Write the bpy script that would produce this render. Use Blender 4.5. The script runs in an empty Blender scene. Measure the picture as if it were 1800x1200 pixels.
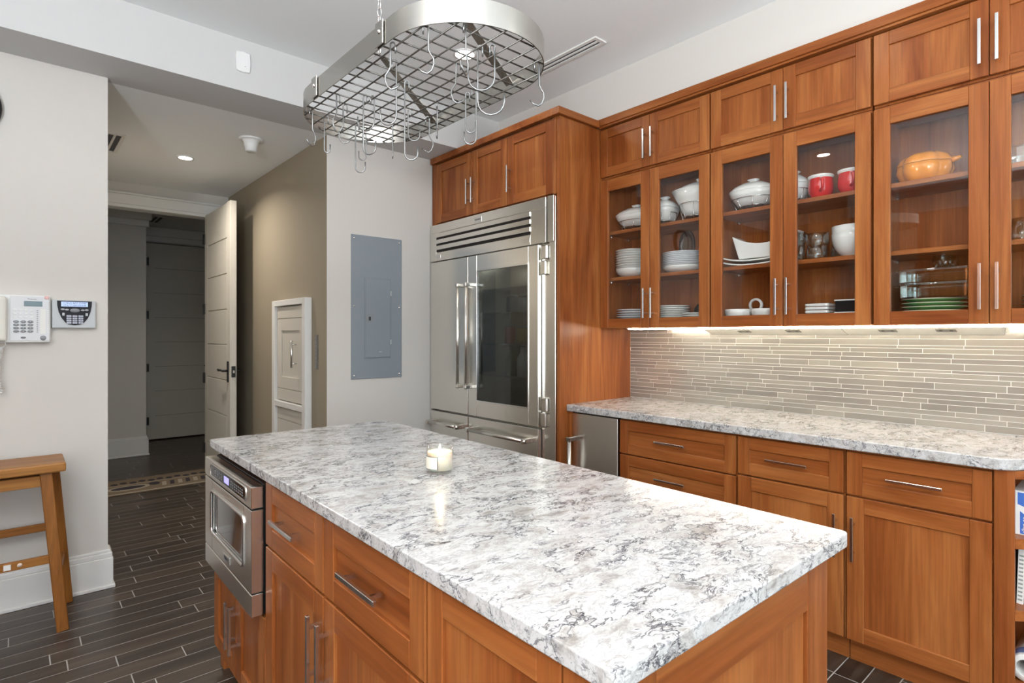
import bpy, bmesh, math, random
from mathutils import Vector, Matrix
PI = math.pi
C = bpy.context.scene.collection
scn = bpy.context.scene
random.seed(7)

# ------------------------------------------------------------------ camera, world, lights, exposure
CAM_H = 1.334
cd = bpy.data.cameras.new('camera'); cam = bpy.data.objects.new('camera', cd); C.objects.link(cam)
cam.location = (0, 0, CAM_H)
cam.rotation_euler = (PI/2, 0, -math.atan2(0.6608, 0.7506))
cd.sensor_width = 36; cd.lens = 994/1800*36; cd.shift_y = -12/1800
cd.clip_start = 0.02
scn.camera = cam
scn.view_settings.view_transform = 'Standard'
scn.view_settings.look = 'None'
scn.view_settings.exposure = 0.36
scn.view_settings.gamma = 1.0
scn.view_settings.use_curve_mapping = False
w = bpy.data.worlds.new('World'); scn.world = w; w.use_nodes = True
bg = w.node_tree.nodes['Background']; bg.inputs[0].default_value = (0.75, 0.87, 1.0, 1); bg.inputs[1].default_value = 1.2
scn.cycles.max_bounces = 8; scn.cycles.diffuse_bounces = 5; scn.cycles.glossy_bounces = 4
scn.cycles.transparent_max_bounces = 24; scn.cycles.transmission_bounces = 6
scn.cycles.sample_clamp_indirect = 6; scn.cycles.use_denoising = True
scn.cycles.caustics_reflective = False; scn.cycles.caustics_refractive = False

def area(name, loc, rot, sx, sy, power, col, shape='RECTANGLE', spread=None):
    l = bpy.data.lights.new(name, 'AREA'); l.shape = shape; l.size = sx
    if shape in ('RECTANGLE', 'ELLIPSE'): l.size_y = sy
    l.energy = power; l.color = col
    if spread: l.spread = spread
    o = bpy.data.objects.new(name, l); C.objects.link(o); o.location = loc; o.rotation_euler = rot
    return o
DAY = (0.83, 0.915, 1.0); WARM = (1.0, 0.92, 0.82); LEDC = (1.0, 0.88, 0.68)
# daylight through the two windows behind the camera and the one on the left
area('daylight_rear', (0.9, -2.9, 1.62), (PI/2+0.7, 0, 0), 2.5, 1.6, 22, DAY)
area('daylight_rear_left', (-1.3, -2.9, 1.62), (PI/2+0.7, 0, 0), 1.2, 1.6, 25, DAY)
area('daylight_side', (-1.98, -1.45, 1.62), (PI/2+0.25, 0, -PI/2), 2.0, 1.6, 75, (0.88, 0.94, 1.0))
CANS = [(1.985, 2.674), (1.985, 1.0), (1.985, -0.7), (0.1, 2.0), (0.1, 0.3), (0.1, -1.4), (-1.3, 0.9), (-1.3, -0.9)]
CEIL = 2.98; SOF = 2.692

# ------------------------------------------------------------------ mesh builder
class MB:
    def __init__(s, M=None): s.bm = bmesh.new(); s.M = M
    def _flush(s, t, mi, smooth):
        if s.M is not None: bmesh.ops.transform(t, matrix=s.M, verts=t.verts)
        for f in t.faces: f.material_index = mi; f.smooth = smooth
        me = bpy.data.meshes.new('tmp'); t.to_mesh(me); t.free()
        s.bm.from_mesh(me); bpy.data.meshes.remove(me)
        return s
    def box(s, x0, x1, y0, y1, z0, z1, bev=0.0, mi=0, seg=1, M=None):
        t = bmesh.new(); bmesh.ops.create_cube(t, size=1)
        for v in t.verts:
            v.co = Vector(((x0+x1)/2+v.co.x*abs(x1-x0), (y0+y1)/2+v.co.y*abs(y1-y0), (z0+z1)/2+v.co.z*abs(z1-z0)))
        if bev: bmesh.ops.bevel(t, geom=list(t.edges), offset=bev, segments=seg, affect='EDGES', profile=0.5)
        if M is not None: bmesh.ops.transform(t, matrix=M, verts=t.verts)
        return s._flush(t, mi, False)
    def rbox(s, a, b, w, h, bev=0.0, mi=0, up=(0, 0, 1)):
        """box running from a to b with section w (sideways) x h (along up)"""
        a = Vector(a); b = Vector(b); d = (b-a); L = d.length; d.normalize()
        u = Vector(up); sd = d.cross(u).normalized(); u = sd.cross(d).normalized()
        M = Matrix((( d.x, sd.x, u.x, (a.x+b.x)/2), (d.y, sd.y, u.y, (a.y+b.y)/2), (d.z, sd.z, u.z, (a.z+b.z)/2), (0, 0, 0, 1)))
        return s.box(-L/2, L/2, -w/2, w/2, -h/2, h/2, bev, mi, 1, M)
    def prism(s, poly, z0, z1, mi=0, bev=0.0, M=None, smooth=False, seg=1):
        t = bmesh.new()
        lo = [t.verts.new((p[0], p[1], z0)) for p in poly]; hi = [t.verts.new((p[0], p[1], z1)) for p in poly]
        n = len(poly)
        t.faces.new(lo[::-1]); t.faces.new(hi)
        for i in range(n): t.faces.new((lo[i], lo[(i+1) % n], hi[(i+1) % n], hi[i]))
        bmesh.ops.recalc_face_normals(t, faces=t.faces)
        if bev: bmesh.ops.bevel(t, geom=list(t.edges), offset=bev, segments=seg, affect='EDGES', profile=0.5)
        if M is not None: bmesh.ops.transform(t, matrix=M, verts=t.verts)
        return s._flush(t, mi, smooth)
    def tube(s, pts, r, n=8, closed=False, mi=0, cap=True, radii=None):
        pts = [Vector(p) for p in pts]; m = len(pts); t = bmesh.new(); rings = []
        up = None
        for i, p in enumerate(pts):
            if closed: d = (pts[(i+1) % m]-pts[i-1])
            else: d = pts[min(i+1, m-1)]-pts[max(i-1, 0)]
            d.normalize()
            if up is None:
                up = Vector((0, 0, 1)) if abs(d.z) < 0.9 else Vector((1, 0, 0))
            sd = d.cross(up).normalized(); up = sd.cross(d).normalized()
            rr = radii[i] if radii else r
            rings.append([t.verts.new(p+rr*(math.cos(2*PI*k/n)*sd+math.sin(2*PI*k/n)*up)) for k in range(n)])
        for i in range(m if closed else m-1):
            a = rings[i]; b = rings[(i+1) % m]
            for k in range(n): t.faces.new((a[k], a[(k+1) % n], b[(k+1) % n], b[k]))
        if not closed and cap: t.faces.new(rings[0][::-1]); t.faces.new(rings[-1])
        bmesh.ops.recalc_face_normals(t, faces=t.faces)
        return s._flush(t, mi, True)
    def cyl(s, a, b, r, n=16, mi=0, r2=None):
        s.tube([a, b], r, n, mi=mi, radii=[r, r if r2 is None else r2]); return s
    def lathe(s, prof, c=(0, 0, 0), n=32, sx=1, sy=1, mi=0, lobes=0, la=0.0, sq=1.0, smooth=True, M=None, zf=None):
        t = bmesh.new(); rings = []
        for (r, z) in prof:
            if r < 1e-6: rings.append([t.verts.new((c[0], c[1], c[2]+z))]); continue
            ring = []
            for k in range(n):
                a = 2*PI*k/n; ca, sa = math.cos(a), math.sin(a)
                f = 1 + la*abs(math.sin(lobes*a/2)) if lobes else 1
                x = math.copysign(abs(ca)**sq, ca); y = math.copysign(abs(sa)**sq, sa)
                zz = z + (zf(r*x*sx, r*y*sy, r) if zf else 0)
                ring.append(t.verts.new((c[0]+r*f*x*sx, c[1]+r*f*y*sy, c[2]+zz)))
            rings.append(ring)
        for a, b in zip(rings, rings[1:]):
            if len(a) == 1 and len(b) == 1: continue
            for k in range(n):
                if len(a) == 1: t.faces.new((a[0], b[(k+1) % n], b[k]))
                elif len(b) == 1: t.faces.new((a[k], a[(k+1) % n], b[0]))
                else: t.faces.new((a[k], a[(k+1) % n], b[(k+1) % n], b[k]))
        bmesh.ops.recalc_face_normals(t, faces=t.faces)
        if M is not None: bmesh.ops.transform(t, matrix=M, verts=t.verts)
        return s._flush(t, mi, smooth)
    def quads(s, boxes):
        """many plain boxes straight into the mesh: (x0,x1,y0,y1,z0,z1,mi)"""
        for (x0, x1, y0, y1, z0, z1, mi) in boxes:
            v = [s.bm.verts.new(p) for p in ((x0,y0,z0),(x1,y0,z0),(x1,y1,z0),(x0,y1,z0),(x0,y0,z1),(x1,y0,z1),(x1,y1,z1),(x0,y1,z1))]
            for q in ((3,2,1,0),(4,5,6,7),(0,1,5,4),(1,2,6,5),(2,3,7,6),(3,0,4,7)):
                f = s.bm.faces.new([v[i] for i in q]); f.material_index = mi
        return s

def build(name, mb, mats, parent=None, label=None, kind=None):
    """link a builder as ONE mesh object; vertices are given in the frame of the parent's builder origin"""
    if not isinstance(mats, (list, tuple)): mats = [mats]
    org = Vector((0, 0, 0))
    p = parent
    if parent is not None: org = Vector(parent['_org'])
    bmesh.ops.translate(mb.bm, vec=-org, verts=mb.bm.verts)
    me = bpy.data.meshes.new(name); mb.bm.to_mesh(me); mb.bm.free()
    for m in mats: me.materials.append(m)
    o = bpy.data.objects.new(name, me); C.objects.link(o)
    o['_org'] = list(org)
    if parent is not None: o.parent = parent
    if label: o['label'] = label
    if kind: o['kind'] = kind
    return o
ISL_P = Vector((0.963, 1.47, 0)); ISL_A = -math.radians(0.85)
def thing(name, label, cat, org, group=None, isl=False):
    o = bpy.data.objects.new(name, None); C.objects.link(o); o.empty_display_size = 0.05
    o['_org'] = list(org)
    if isl:
        o.location = ISL_P + Matrix.Rotation(ISL_A, 3, 'Z') @ Vector(org); o.rotation_euler = (0, 0, ISL_A)
    else: o.location = org
    o['label'] = label; o['category'] = cat
    if group: o['group'] = group
    return o
def single(name, mb, mats, label, cat, org, group=None):
    """a thing that is one mesh with its origin at its base"""
    if not isinstance(mats, (list, tuple)): mats = [mats]
    bmesh.ops.translate(mb.bm, vec=-Vector(org), verts=mb.bm.verts)
    me = bpy.data.meshes.new(name); mb.bm.to_mesh(me); mb.bm.free()
    for m in mats: me.materials.append(m)
    o = bpy.data.objects.new(name, me); C.objects.link(o); o.location = org; o['_org'] = list(org)
    o['label'] = label; o['category'] = cat
    if group: o['group'] = group
    return o
def dup(o, loc, label, rotz=None, group=None):
    r = o.copy(); C.objects.link(r); r.location = loc; r['label'] = label
    if rotz is not None: r.rotation_euler = (0, 0, rotz)
    if group: r['group'] = group
    for ch in list(o.children):
        c = ch.copy(); C.objects.link(c); c.parent = r
        for g in list(ch.children):
            d = g.copy(); C.objects.link(d); d.parent = c
    return r
def structure(name, mb, mats, parent=None): return build(name, mb, mats, parent, kind='structure')
FACE_Y = (PI/2, 0, 0); FACE_X = (PI/2, 0, -PI/2)
def text(name, body, size, loc, rot, m, parent, align='CENTER', sx=1.0):
    cu = bpy.data.curves.new(name, 'FONT'); cu.body = body; cu.size = size; cu.align_x = align; cu.align_y = 'CENTER'
    cu.extrude = 0.0003; cu.materials.append(m); cu.resolution_u = 2
    tmp = bpy.data.objects.new(name+'_curve', cu); C.objects.link(tmp)
    me = bpy.data.meshes.new_from_object(tmp.evaluated_get(bpy.context.evaluated_depsgraph_get())); bpy.data.objects.remove(tmp); bpy.data.curves.remove(cu)
    o = bpy.data.objects.new(name, me); C.objects.link(o)
    o.location = Vector(loc)-Vector(parent['_org']); o.rotation_euler = rot; o.scale = (sx, 1, 1); o.parent = parent
    return o

# ------------------------------------------------------------------ materials
def newmat(name):
    m = bpy.data.materials.new(name); m.use_nodes = True; nt = m.node_tree
    return m, nt, nt.nodes['Principled BSDF']
def plain(name, col, rough=0.5, metal=0.0, emit=None, es=0, spec=None, coat=0):
    m, nt, b = newmat(name)
    b.inputs['Base Color'].default_value = (*col, 1); b.inputs['Roughness'].default_value = rough; b.inputs['Metallic'].default_value = metal
    if emit: b.inputs['Emission Color'].default_value = (*emit, 1); b.inputs['Emission Strength'].default_value = es
    if spec is not None: b.inputs['Specular IOR Level'].default_value = spec
    if coat: b.inputs['Coat Weight'].default_value = coat; b.inputs['Coat Roughness'].default_value = 0.08
    return m
def N(nt, t, **kw):
    n = nt.nodes.new(t)
    for k, v in kw.items():
        if hasattr(n, k): setattr(n, k, v)
        else: n.inputs[k].default_value = v
    return n
def coords(nt, scale, rnd=True):
    tc = N(nt, 'ShaderNodeTexCoord'); mp = N(nt, 'ShaderNodeMapping'); mp.inputs['Scale'].default_value = scale
    src = tc.outputs['Object']
    if rnd:
        ge = N(nt, 'ShaderNodeNewGeometry'); oi = N(nt, 'ShaderNodeObjectInfo')
        ad = N(nt, 'ShaderNodeMath', operation='ADD'); nt.links.new(ge.outputs['Random Per Island'], ad.inputs[0]); nt.links.new(oi.outputs['Random'], ad.inputs[1])
        mu = N(nt, 'ShaderNodeMath', operation='MULTIPLY'); nt.links.new(ad.outputs[0], mu.inputs[0]); mu.inputs[1].default_value = 37.0
        va = N(nt, 'ShaderNodeVectorMath', operation='ADD'); nt.links.new(src, va.inputs[0]); nt.links.new(mu.outputs[0], va.inputs[1]); src = va.outputs[0]
    nt.links.new(src, mp.inputs['Vector'])
    return mp.outputs['Vector']
def ramp(nt, fac, stops):
    r = N(nt, 'ShaderNodeValToRGB'); e = r.color_ramp.elements
    while len(e) > 1: e.remove(e[-1])
    e[0].position = stops[0][0]; e[0].color = (*stops[0][1], 1)
    for p, c in stops[1:]:
        x = e.new(p); x.color = (*c, 1)
    nt.links.new(fac, r.inputs['Fac']); return r.outputs['Color']
def mixc(nt, fac, a, b, mode='MIX'):
    n = N(nt, 'ShaderNodeMix', data_type='RGBA', blend_type=mode)
    for sock, v in ((n.inputs['Factor'], fac), (n.inputs[6], a), (n.inputs[7], b)):
        if hasattr(v, 'is_linked') or hasattr(v, 'links'): nt.links.new(v, sock)
        elif isinstance(v, (tuple, list)): sock.default_value = (*v[:3], 1)
        else: sock.default_value = v
    return n.outputs[2]
def wood(name, axis, dark, mid, light, rough=0.32, fib=0.74):
    m, nt, b = newmat(name)
    sc = [7.0, 7.0, 7.0]; sc['xyz'.index(axis)] = 0.8
    v = coords(nt, sc)
    n1 = N(nt, 'ShaderNodeTexNoise', Scale=1.0, Detail=5.0, Roughness=0.55, Distortion=1.1); nt.links.new(v, n1.inputs['Vector'])
    col = ramp(nt, n1.outputs['Fac'], [(0.28, dark), (0.5, mid), (0.72, light)])
    sc2 = [90.0]*3; sc2['xyz'.index(axis)] = 3.0
    v2 = coords(nt, sc2)
    n2 = N(nt, 'ShaderNodeTexNoise', Scale=1.0, Detail=3.0, Roughness=0.6); nt.links.new(v2, n2.inputs['Vector'])
    f = ramp(nt, n2.outputs['Fac'], [(0.3, (fib,)*3), (0.6, (1, 1, 1))])
    col = mixc(nt, 1.0, col, f, 'MULTIPLY')
    nt.links.new(col, b.inputs['Base Color'])
    b.inputs['Roughness'].default_value = rough; b.inputs['Specular IOR Level'].default_value = 0.22
    return m
CH = dict(dark=(0.205, 0.050, 0.011), mid=(0.305, 0.093, 0.023), light=(0.415, 0.152, 0.043))
WZ = wood('cherry_vertical', 'z', **CH); WY = wood('cherry_lengthwise', 'y', **CH); WX = wood('cherry_crosswise', 'x', **CH)
STOOL = wood('stool_wood_upright', 'z', (0.2, 0.07, 0.013), (0.27, 0.10, 0.02), (0.33, 0.135, 0.03), 0.4)
STOOLX = wood('stool_wood_flat', 'x', (0.22, 0.08, 0.018), (0.30, 0.12, 0.028), (0.38, 0.17, 0.045), 0.4)
def steel(name, axis, base=(0.80, 0.78, 0.725), r0=0.24, r1=0.28):
    m, nt, b = newmat(name)
    sc = [300.0]*3; sc['xyz'.index(axis)] = 2.0
    v = coords(nt, sc, False); n = N(nt, 'ShaderNodeTexNoise', Scale=1.0, Detail=2.0); nt.links.new(v, n.inputs['Vector'])
    mr = N(nt, 'ShaderNodeMapRange'); mr.inputs['To Min'].default_value = r0; mr.inputs['To Max'].default_value = r1
    nt.links.new(n.outputs['Fac'], mr.inputs['Value']); nt.links.new(mr.outputs[0], b.inputs['Roughness'])
    b.inputs['Base Color'].default_value = (*base, 1); b.inputs['Metallic'].default_value = 1.0
    return m
STEELY = steel('brushed_steel_across', 'y'); STEELZ = steel('brushed_steel_upright', 'z')
STEELB = steel('band_steel', 'z', (0.40, 0.38, 0.345), 0.2, 0.27)
CHROME = plain('satin_nickel', (0.72, 0.71, 0.69), 0.22, 1.0)
WIRE = plain('hook_steel', (0.27, 0.27, 0.265), 0.33, 1.0)
GRIDM = plain('grid_wire_steel', (0.16, 0.15, 0.135), 0.4, 1.0)
DARK = plain('black_metal', (0.012, 0.012, 0.012), 0.4)
GAP = plain('dark_gap', (0.02, 0.015, 0.012), 0.7)
def paint(name, col, rough=0.75):
    m, nt, b = newmat(name)
    v = coords(nt, (60, 60, 60), False); n = N(nt, 'ShaderNodeTexNoise', Scale=3.0, Detail=3.0); nt.links.new(v, n.inputs['Vector'])
    bp = N(nt, 'ShaderNodeBump', Strength=0.03, Distance=0.002); nt.links.new(n.outputs['Fac'], bp.inputs['Height']); nt.links.new(bp.outputs[0], b.inputs['Normal'])
    b.inputs['Base Color'].default_value = (*col, 1); b.inputs['Roughness'].default_value = rough; b.inputs['Specular IOR Level'].default_value = 0.25
    return m
WALL = paint('wall_paint', (0.64, 0.61, 0.565)); CEILM = paint('ceiling_paint', (0.85, 0.865, 0.86)); TAN = paint('hall_wall_paint', (0.315, 0.268, 0.197))
TRIM = paint('trim_paint', (0.76, 0.75, 0.72), 0.4); DOORP = paint('door_paint', (0.60, 0.565, 0.495), 0.45)
PLASTIC = plain('white_plastic', (0.78, 0.78, 0.76), 0.4); CREAM = plain('cream_plastic', (0.72, 0.69, 0.62), 0.45)
GREYP = plain('grey_plastic', (0.24, 0.25, 0.26), 0.45); GREYL = plain('light_grey_plastic', (0.5, 0.52, 0.53), 0.4)
PANELG = plain('grey_enamel', (0.23, 0.26, 0.285), 0.38)
CERAMIC = plain('white_glaze', (0.8, 0.8, 0.77), 0.15, coat=0.4); RED = plain('red_glaze', (0.55, 0.006, 0.005), 0.15, coat=0.5)
GREEN = plain('green_glaze', (0.06, 0.22, 0.06), 0.2); CREAMG = plain('cream_glaze', (0.68, 0.68, 0.5), 0.2)
PUMP = plain('orange_glaze', (0.75, 0.26, 0.012), 0.16, coat=0.5); BROWN = plain('brown_glaze', (0.05, 0.018, 0.01), 0.3); BROWN2 = plain('brown_centre', (0.16, 0.1, 0.07), 0.4)
BLACKG = plain('black_glass', (0.01, 0.01, 0.012), 0.06)
PLATEBLUE = plain('plate_edge', (0.74, 0.75, 0.77), 0.15, coat=0.4)
def thin_glass(name, tint, ior=1.5, extra=0.0, rough=0.0):
    m = bpy.data.materials.new(name); m.use_nodes = True; nt = m.node_tree; nt.nodes.clear()
    out = N(nt, 'ShaderNodeOutputMaterial'); mx = N(nt, 'ShaderNodeMixShader'); tr = N(nt, 'ShaderNodeBsdfTransparent'); gl = N(nt, 'ShaderNodeBsdfGlossy')
    tr.inputs[0].default_value = (*tint, 1); gl.inputs['Roughness'].default_value = rough; gl.inputs[0].default_value = (1, 1, 1, 1)
    if extra:
        lw = N(nt, 'ShaderNodeLayerWeight', Blend=extra); f = lw.outputs['Facing']
        mp = N(nt, 'ShaderNodeMath', operation='POWER'); nt.links.new(f, mp.inputs[0]); mp.inputs[1].default_value = 1.6; ad_ = N(nt, 'ShaderNodeMath', operation='ADD', use_clamp=True); nt.links.new(mp.outputs[0], ad_.inputs[0]); ad_.inputs[1].default_value = 0.05; f = ad_.outputs[0]
    else:
        lw = N(nt, 'ShaderNodeLayerWeight', Blend=0.5); f0 = ((ior-1)/(ior+1))**2
        pw = N(nt, 'ShaderNodeMath', operation='POWER'); nt.links.new(lw.outputs['Facing'], pw.inputs[0]); pw.inputs[1].default_value = 5.0
        ma = N(nt, 'ShaderNodeMath', operation='MULTIPLY_ADD'); nt.links.new(pw.outputs[0], ma.inputs[0]); ma.inputs[1].default_value = 1-f0; ma.inputs[2].default_value = f0; f = ma.outputs[0]
    nt.links.new(f, mx.inputs[0]); nt.links.new(tr.outputs[0], mx.inputs[1]); nt.links.new(gl.outputs[0], mx.inputs[2]); nt.links.new(mx.outputs[0], out.inputs[0])
    return m
PANE = thin_glass('cabinet_glass', (0.985, 0.99, 0.985), 1.4); WINDOWG = thin_glass('window_glass', (0.97, 0.98, 0.98))
FRIDGEG = thin_glass('fridge_glass', (0.5, 0.52, 0.51), 1.6); GLASSW = thin_glass('glassware', (0.93, 0.97, 0.96), extra=0.6)
JAR = thin_glass('jar_glass', (0.99, 0.99, 0.98), extra=0.22)
def quartz():
    m, nt, b = newmat('quartz')
    v = coords(nt, (1.5, 2.6, 2.6), False)
    wq = N(nt, 'ShaderNodeTexNoise', Scale=5.0, Detail=4.0, Roughness=0.6); nt.links.new(v, wq.inputs['Vector'])
    sub = N(nt, 'ShaderNodeVectorMath', operation='SUBTRACT'); nt.links.new(wq.outputs['Color'], sub.inputs[0]); sub.inputs[1].default_value = (0.5, 0.5, 0.5)
    scl = N(nt, 'ShaderNodeVectorMath', operation='SCALE'); nt.links.new(sub.outputs[0], scl.inputs[0]); scl.inputs['Scale'].default_value = 0.22
    ad = N(nt, 'ShaderNodeVectorMath', operation='ADD'); nt.links.new(v, ad.inputs[0]); nt.links.new(scl.outputs[0], ad.inputs[1]); vd = ad.outputs[0]
    def noise(scale, det, ro, dist=0.0):
        n = N(nt, 'ShaderNodeTexNoise', Scale=scale, Detail=det, Roughness=ro, Distortion=dist); nt.links.new(vd, n.inputs['Vector']); return n.outputs['Fac']
    def ridge(fac, wd):
        s_ = N(nt, 'ShaderNodeMath', operation='SUBTRACT'); nt.links.new(fac, s_.inputs[0]); s_.inputs[1].default_value = 0.5
        a = N(nt, 'ShaderNodeMath', operation='ABSOLUTE'); nt.links.new(s_.outputs[0], a.inputs[0])
        mr = N(nt, 'ShaderNodeMapRange'); mr.inputs['From Min'].default_value = 0.0; mr.inputs['From Max'].default_value = wd
        mr.inputs['To Min'].default_value = 1.0; mr.inputs['To Max'].default_value = 0.0; nt.links.new(a.outputs[0], mr.inputs['Value']); return mr.outputs[0]
    def mul(a, b_):
        n = N(nt, 'ShaderNodeMath', operation='MULTIPLY')
        nt.links.new(a, n.inputs[0])
        if isinstance(b_, float): n.inputs[1].default_value = b_
        else: nt.links.new(b_, n.inputs[1])
        return n.outputs[0]
    cloud = ramp(nt, noise(9.0, 6, 0.60), [(0.30, (0.27, 0.25, 0.225)), (0.39, (0.44, 0.42, 0.395)), (0.47, (0.515, 0.505, 0.49)), (0.60, (0.575, 0.57, 0.56))])
    mask = ramp(nt, noise(3.4, 3, 0.6), [(0.42, (0, 0, 0)), (0.50, (1, 1, 1))])
    v1 = mul(ridge(noise(4.5, 6, 0.6), 0.018), mask)
    col = mixc(nt, v1, cloud, (0.022, 0.024, 0.036))
    mask2 = ramp(nt, noise(7.0, 3, 0.6), [(0.43, (0, 0, 0)), (0.55, (1, 1, 1))])
    v2 = mul(mul(ridge(noise(10.0, 5, 0.6), 0.028), mask2), 0.9)
    col = mixc(nt, v2, col, (0.06, 0.06, 0.075))
    v3 = mul(ridge(noise(19.0, 4, 0.6), 0.04), 0.55)
    col = mixc(nt, v3, col, (0.26, 0.245, 0.235))
    nt.links.new(col, b.inputs['Base Color']); b.inputs['Roughness'].default_value = 0.17; b.inputs['Specular IOR Level'].default_value = 0.38
    return m
QUARTZ = quartz()
def planks():
    m, nt, b = newmat('dark_plank_tile')
    v = coords(nt, (2.2, 26, 1)); n = N(nt, 'ShaderNodeTexNoise', Scale=1.0, Detail=6.0, Roughness=0.65, Distortion=0.4); nt.links.new(v, n.inputs['Vector'])
    col = ramp(nt, n.outputs['Fac'], [(0.28, (0.026, 0.017, 0.012)), (0.5, (0.052, 0.036, 0.026)), (0.72, (0.088, 0.066, 0.049))])
    ge = N(nt, 'ShaderNodeNewGeometry'); mr = N(nt, 'ShaderNodeMapRange'); mr.inputs['To Min'].default_value = 0.7; mr.inputs['To Max'].default_value = 1.25
    nt.links.new(ge.outputs['Random Per Island'], mr.inputs['Value'])
    col = mixc(nt, 1.0, col, mr.outputs[0], 'MULTIPLY')
    nt.links.new(col, b.inputs['Base Color']); b.inputs['Roughness'].default_value = 0.34
    bp = N(nt, 'ShaderNodeBump', Strength=0.12, Distance=0.002); nt.links.new(n.outputs['Fac'], bp.inputs['Height']); nt.links.new(bp.outputs[0], b.inputs['Normal'])
    return m
PLANK = planks(); GROUT = plain('floor_grout', (0.42, 0.40, 0.37), 0.8)
def tiles():
    m, nt, b = newmat('glass_strip_tile')
    ge = N(nt, 'ShaderNodeNewGeometry')
    col = ramp(nt, ge.outputs['Random Per Island'], [(0.0, (0.34, 0.32, 0.285)), (0.35, (0.39, 0.365, 0.32)), (0.7, (0.43, 0.405, 0.355)), (1.0, (0.5, 0.47, 0.41))])
    v = coords(nt, (30, 2.5, 60)); n = N(nt, 'ShaderNodeTexNoise', Scale=1.0, Detail=3.0); nt.links.new(v, n.inputs['Vector'])
    f = ramp(nt, n.outputs['Fac'], [(0.3, (0.88,)*3), (0.7, (1, 1, 1))])
    nt.links.new(mixc(nt, 1.0, col, f, 'MULTIPLY'), b.inputs['Base Color'])
    b.inputs['Roughness'].default_value = 0.22; b.inputs['Metallic'].default_value = 0.55; b.inputs['Coat Weight'].default_value = 0.6; b.inputs['Coat Roughness'].default_value = 0.12
    return m
TILE = tiles(); TGROUT = plain('tile_grout', (0.8, 0.78, 0.73), 0.8)
def rugmat():
    m, nt, b = newmat('rug_pile')
    v = coords(nt, (1, 1, 1), False)
    vo = N(nt, 'ShaderNodeTexVoronoi', Scale=5.0); nt.links.new(v, vo.inputs['Vector'])
    n = N(nt, 'ShaderNodeTexNoise', Scale=9.0, Detail=2.0, Distortion=1.5); nt.links.new(v, n.inputs['Vector'])
    c1 = ramp(nt, n.outputs['Fac'], [(0.40, (0.13, 0.095, 0.06)), (0.46, (0.22, 0.17, 0.11)), (0.54, (0.3, 0.25, 0.18)), (0.57, (0.05, 0.045, 0.06)), (0.62, (0.2, 0.15, 0.1))])
    nt.links.new(c1, b.inputs['Base Color']); b.inputs['Roughness'].default_value = 0.95
    return m
RUG = rugmat(); RUGT = plain('rug_tan', (0.19, 0.14, 0.09), 0.95); RUGC = plain('rug_cream', (0.42, 0.38, 0.3), 0.95); RUGD = plain('rug_dark', (0.035, 0.028, 0.035), 0.95)
LEDM = plain('led_diffuser', (0.9, 0.9, 0.85), 0.4, emit=(1.0, 0.90, 0.72), es=95.0)
LAMPM = plain('lamp_diffuser', (0.9, 0.9, 0.9), 0.4, emit=(1.0, 0.96, 0.9), es=25.0)
SCREEN = plain('lit_screen', (0.3, 0.4, 0.6), 0.3, emit=(0.45, 0.55, 0.85), es=0.55)
LCDV = plain('violet_display', (0.2, 0.2, 0.5), 0.3, emit=(0.4, 0.36, 0.95), es=0.9)
PHLCD = plain('phone_display', (0.14, 0.2, 0.22), 0.25)
WAX = plain('candle_wax', (0.88, 0.84, 0.66), 0.45, spec=0.4); WAX.node_tree.nodes['Principled BSDF'].inputs['Subsurface Weight'].default_value = 0.6; FLAME = plain('flame', (1, 0.9, 0.6), 0.5, emit=(1.0, 0.8, 0.4), es=8.0)
INK = plain('ink', (0.03, 0.03, 0.035), 0.5); PAPER = plain('paper', (0.8, 0.79, 0.75), 0.6)

# ------------------------------------------------------------------ the room
def sbox(name, *a, m=WALL, bev=0.0): return structure(name, MB().box(*a, bev), m)
XW = 3.14            # right wall
# floor of staggered dark plank tiles over grout
fb = MB(); fb.quads([(-3.1, 3.2, -3.1, 8.6, -0.05, -0.0008, 1)])
rf = random.Random(3); y = -3.1; bx = []
while y < 8.5:
    x = -3.1 - rf.random()*0.6
    while x < 3.2:
        L = rf.choice((0.32, 0.45, 0.6, 0.75, 0.9)); x0 = max(x, -3.1); x1 = min(x+L, 3.2)
        if x1-x0 > 0.02: bx.append((x0+0.0022, x1-0.0022, y+0.0022, y+0.0938, -0.003, 0.0, 0))
        x += L
    y += 0.096
fb.quads(bx); structure('floor', fb, [PLANK, GROUT])
sbox('ceiling', -3.1, 3.2, -3.1, 3.40, CEIL, CEIL+0.05, m=CEILM)
sbox('ceiling_hall', 0.30, 1.60, 3.72, 6.07, SOF, SOF+0.05, m=CEILM)
sbox('trim_beam', -2.05, 3.14, 3.36, 3.72, SOF, CEIL, m=paint('beam_paint', (0.58, 0.575, 0.56)))
sbox('wall_soffit', 2.82, 3.14, -3.0, 3.36, 2.70, CEIL)
sbox('wall_right', XW, XW+0.1, -3.0, 3.72, 0, CEIL)
sbox('wall_panel', 1.5965, 3.24, 3.72, 3.84, 0, CEIL)
sbox('wall_phone', -2.05, 0.372, 3.66, 3.80, 0, SOF)
sbox('wall_hall_left', 0.252, 0.372, 3.80, 6.07, 0, SOF)
sbox('wall_hall_right', 1.595, 1.70, 3.7205, 6.07, 0, SOF, m=TAN)
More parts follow.
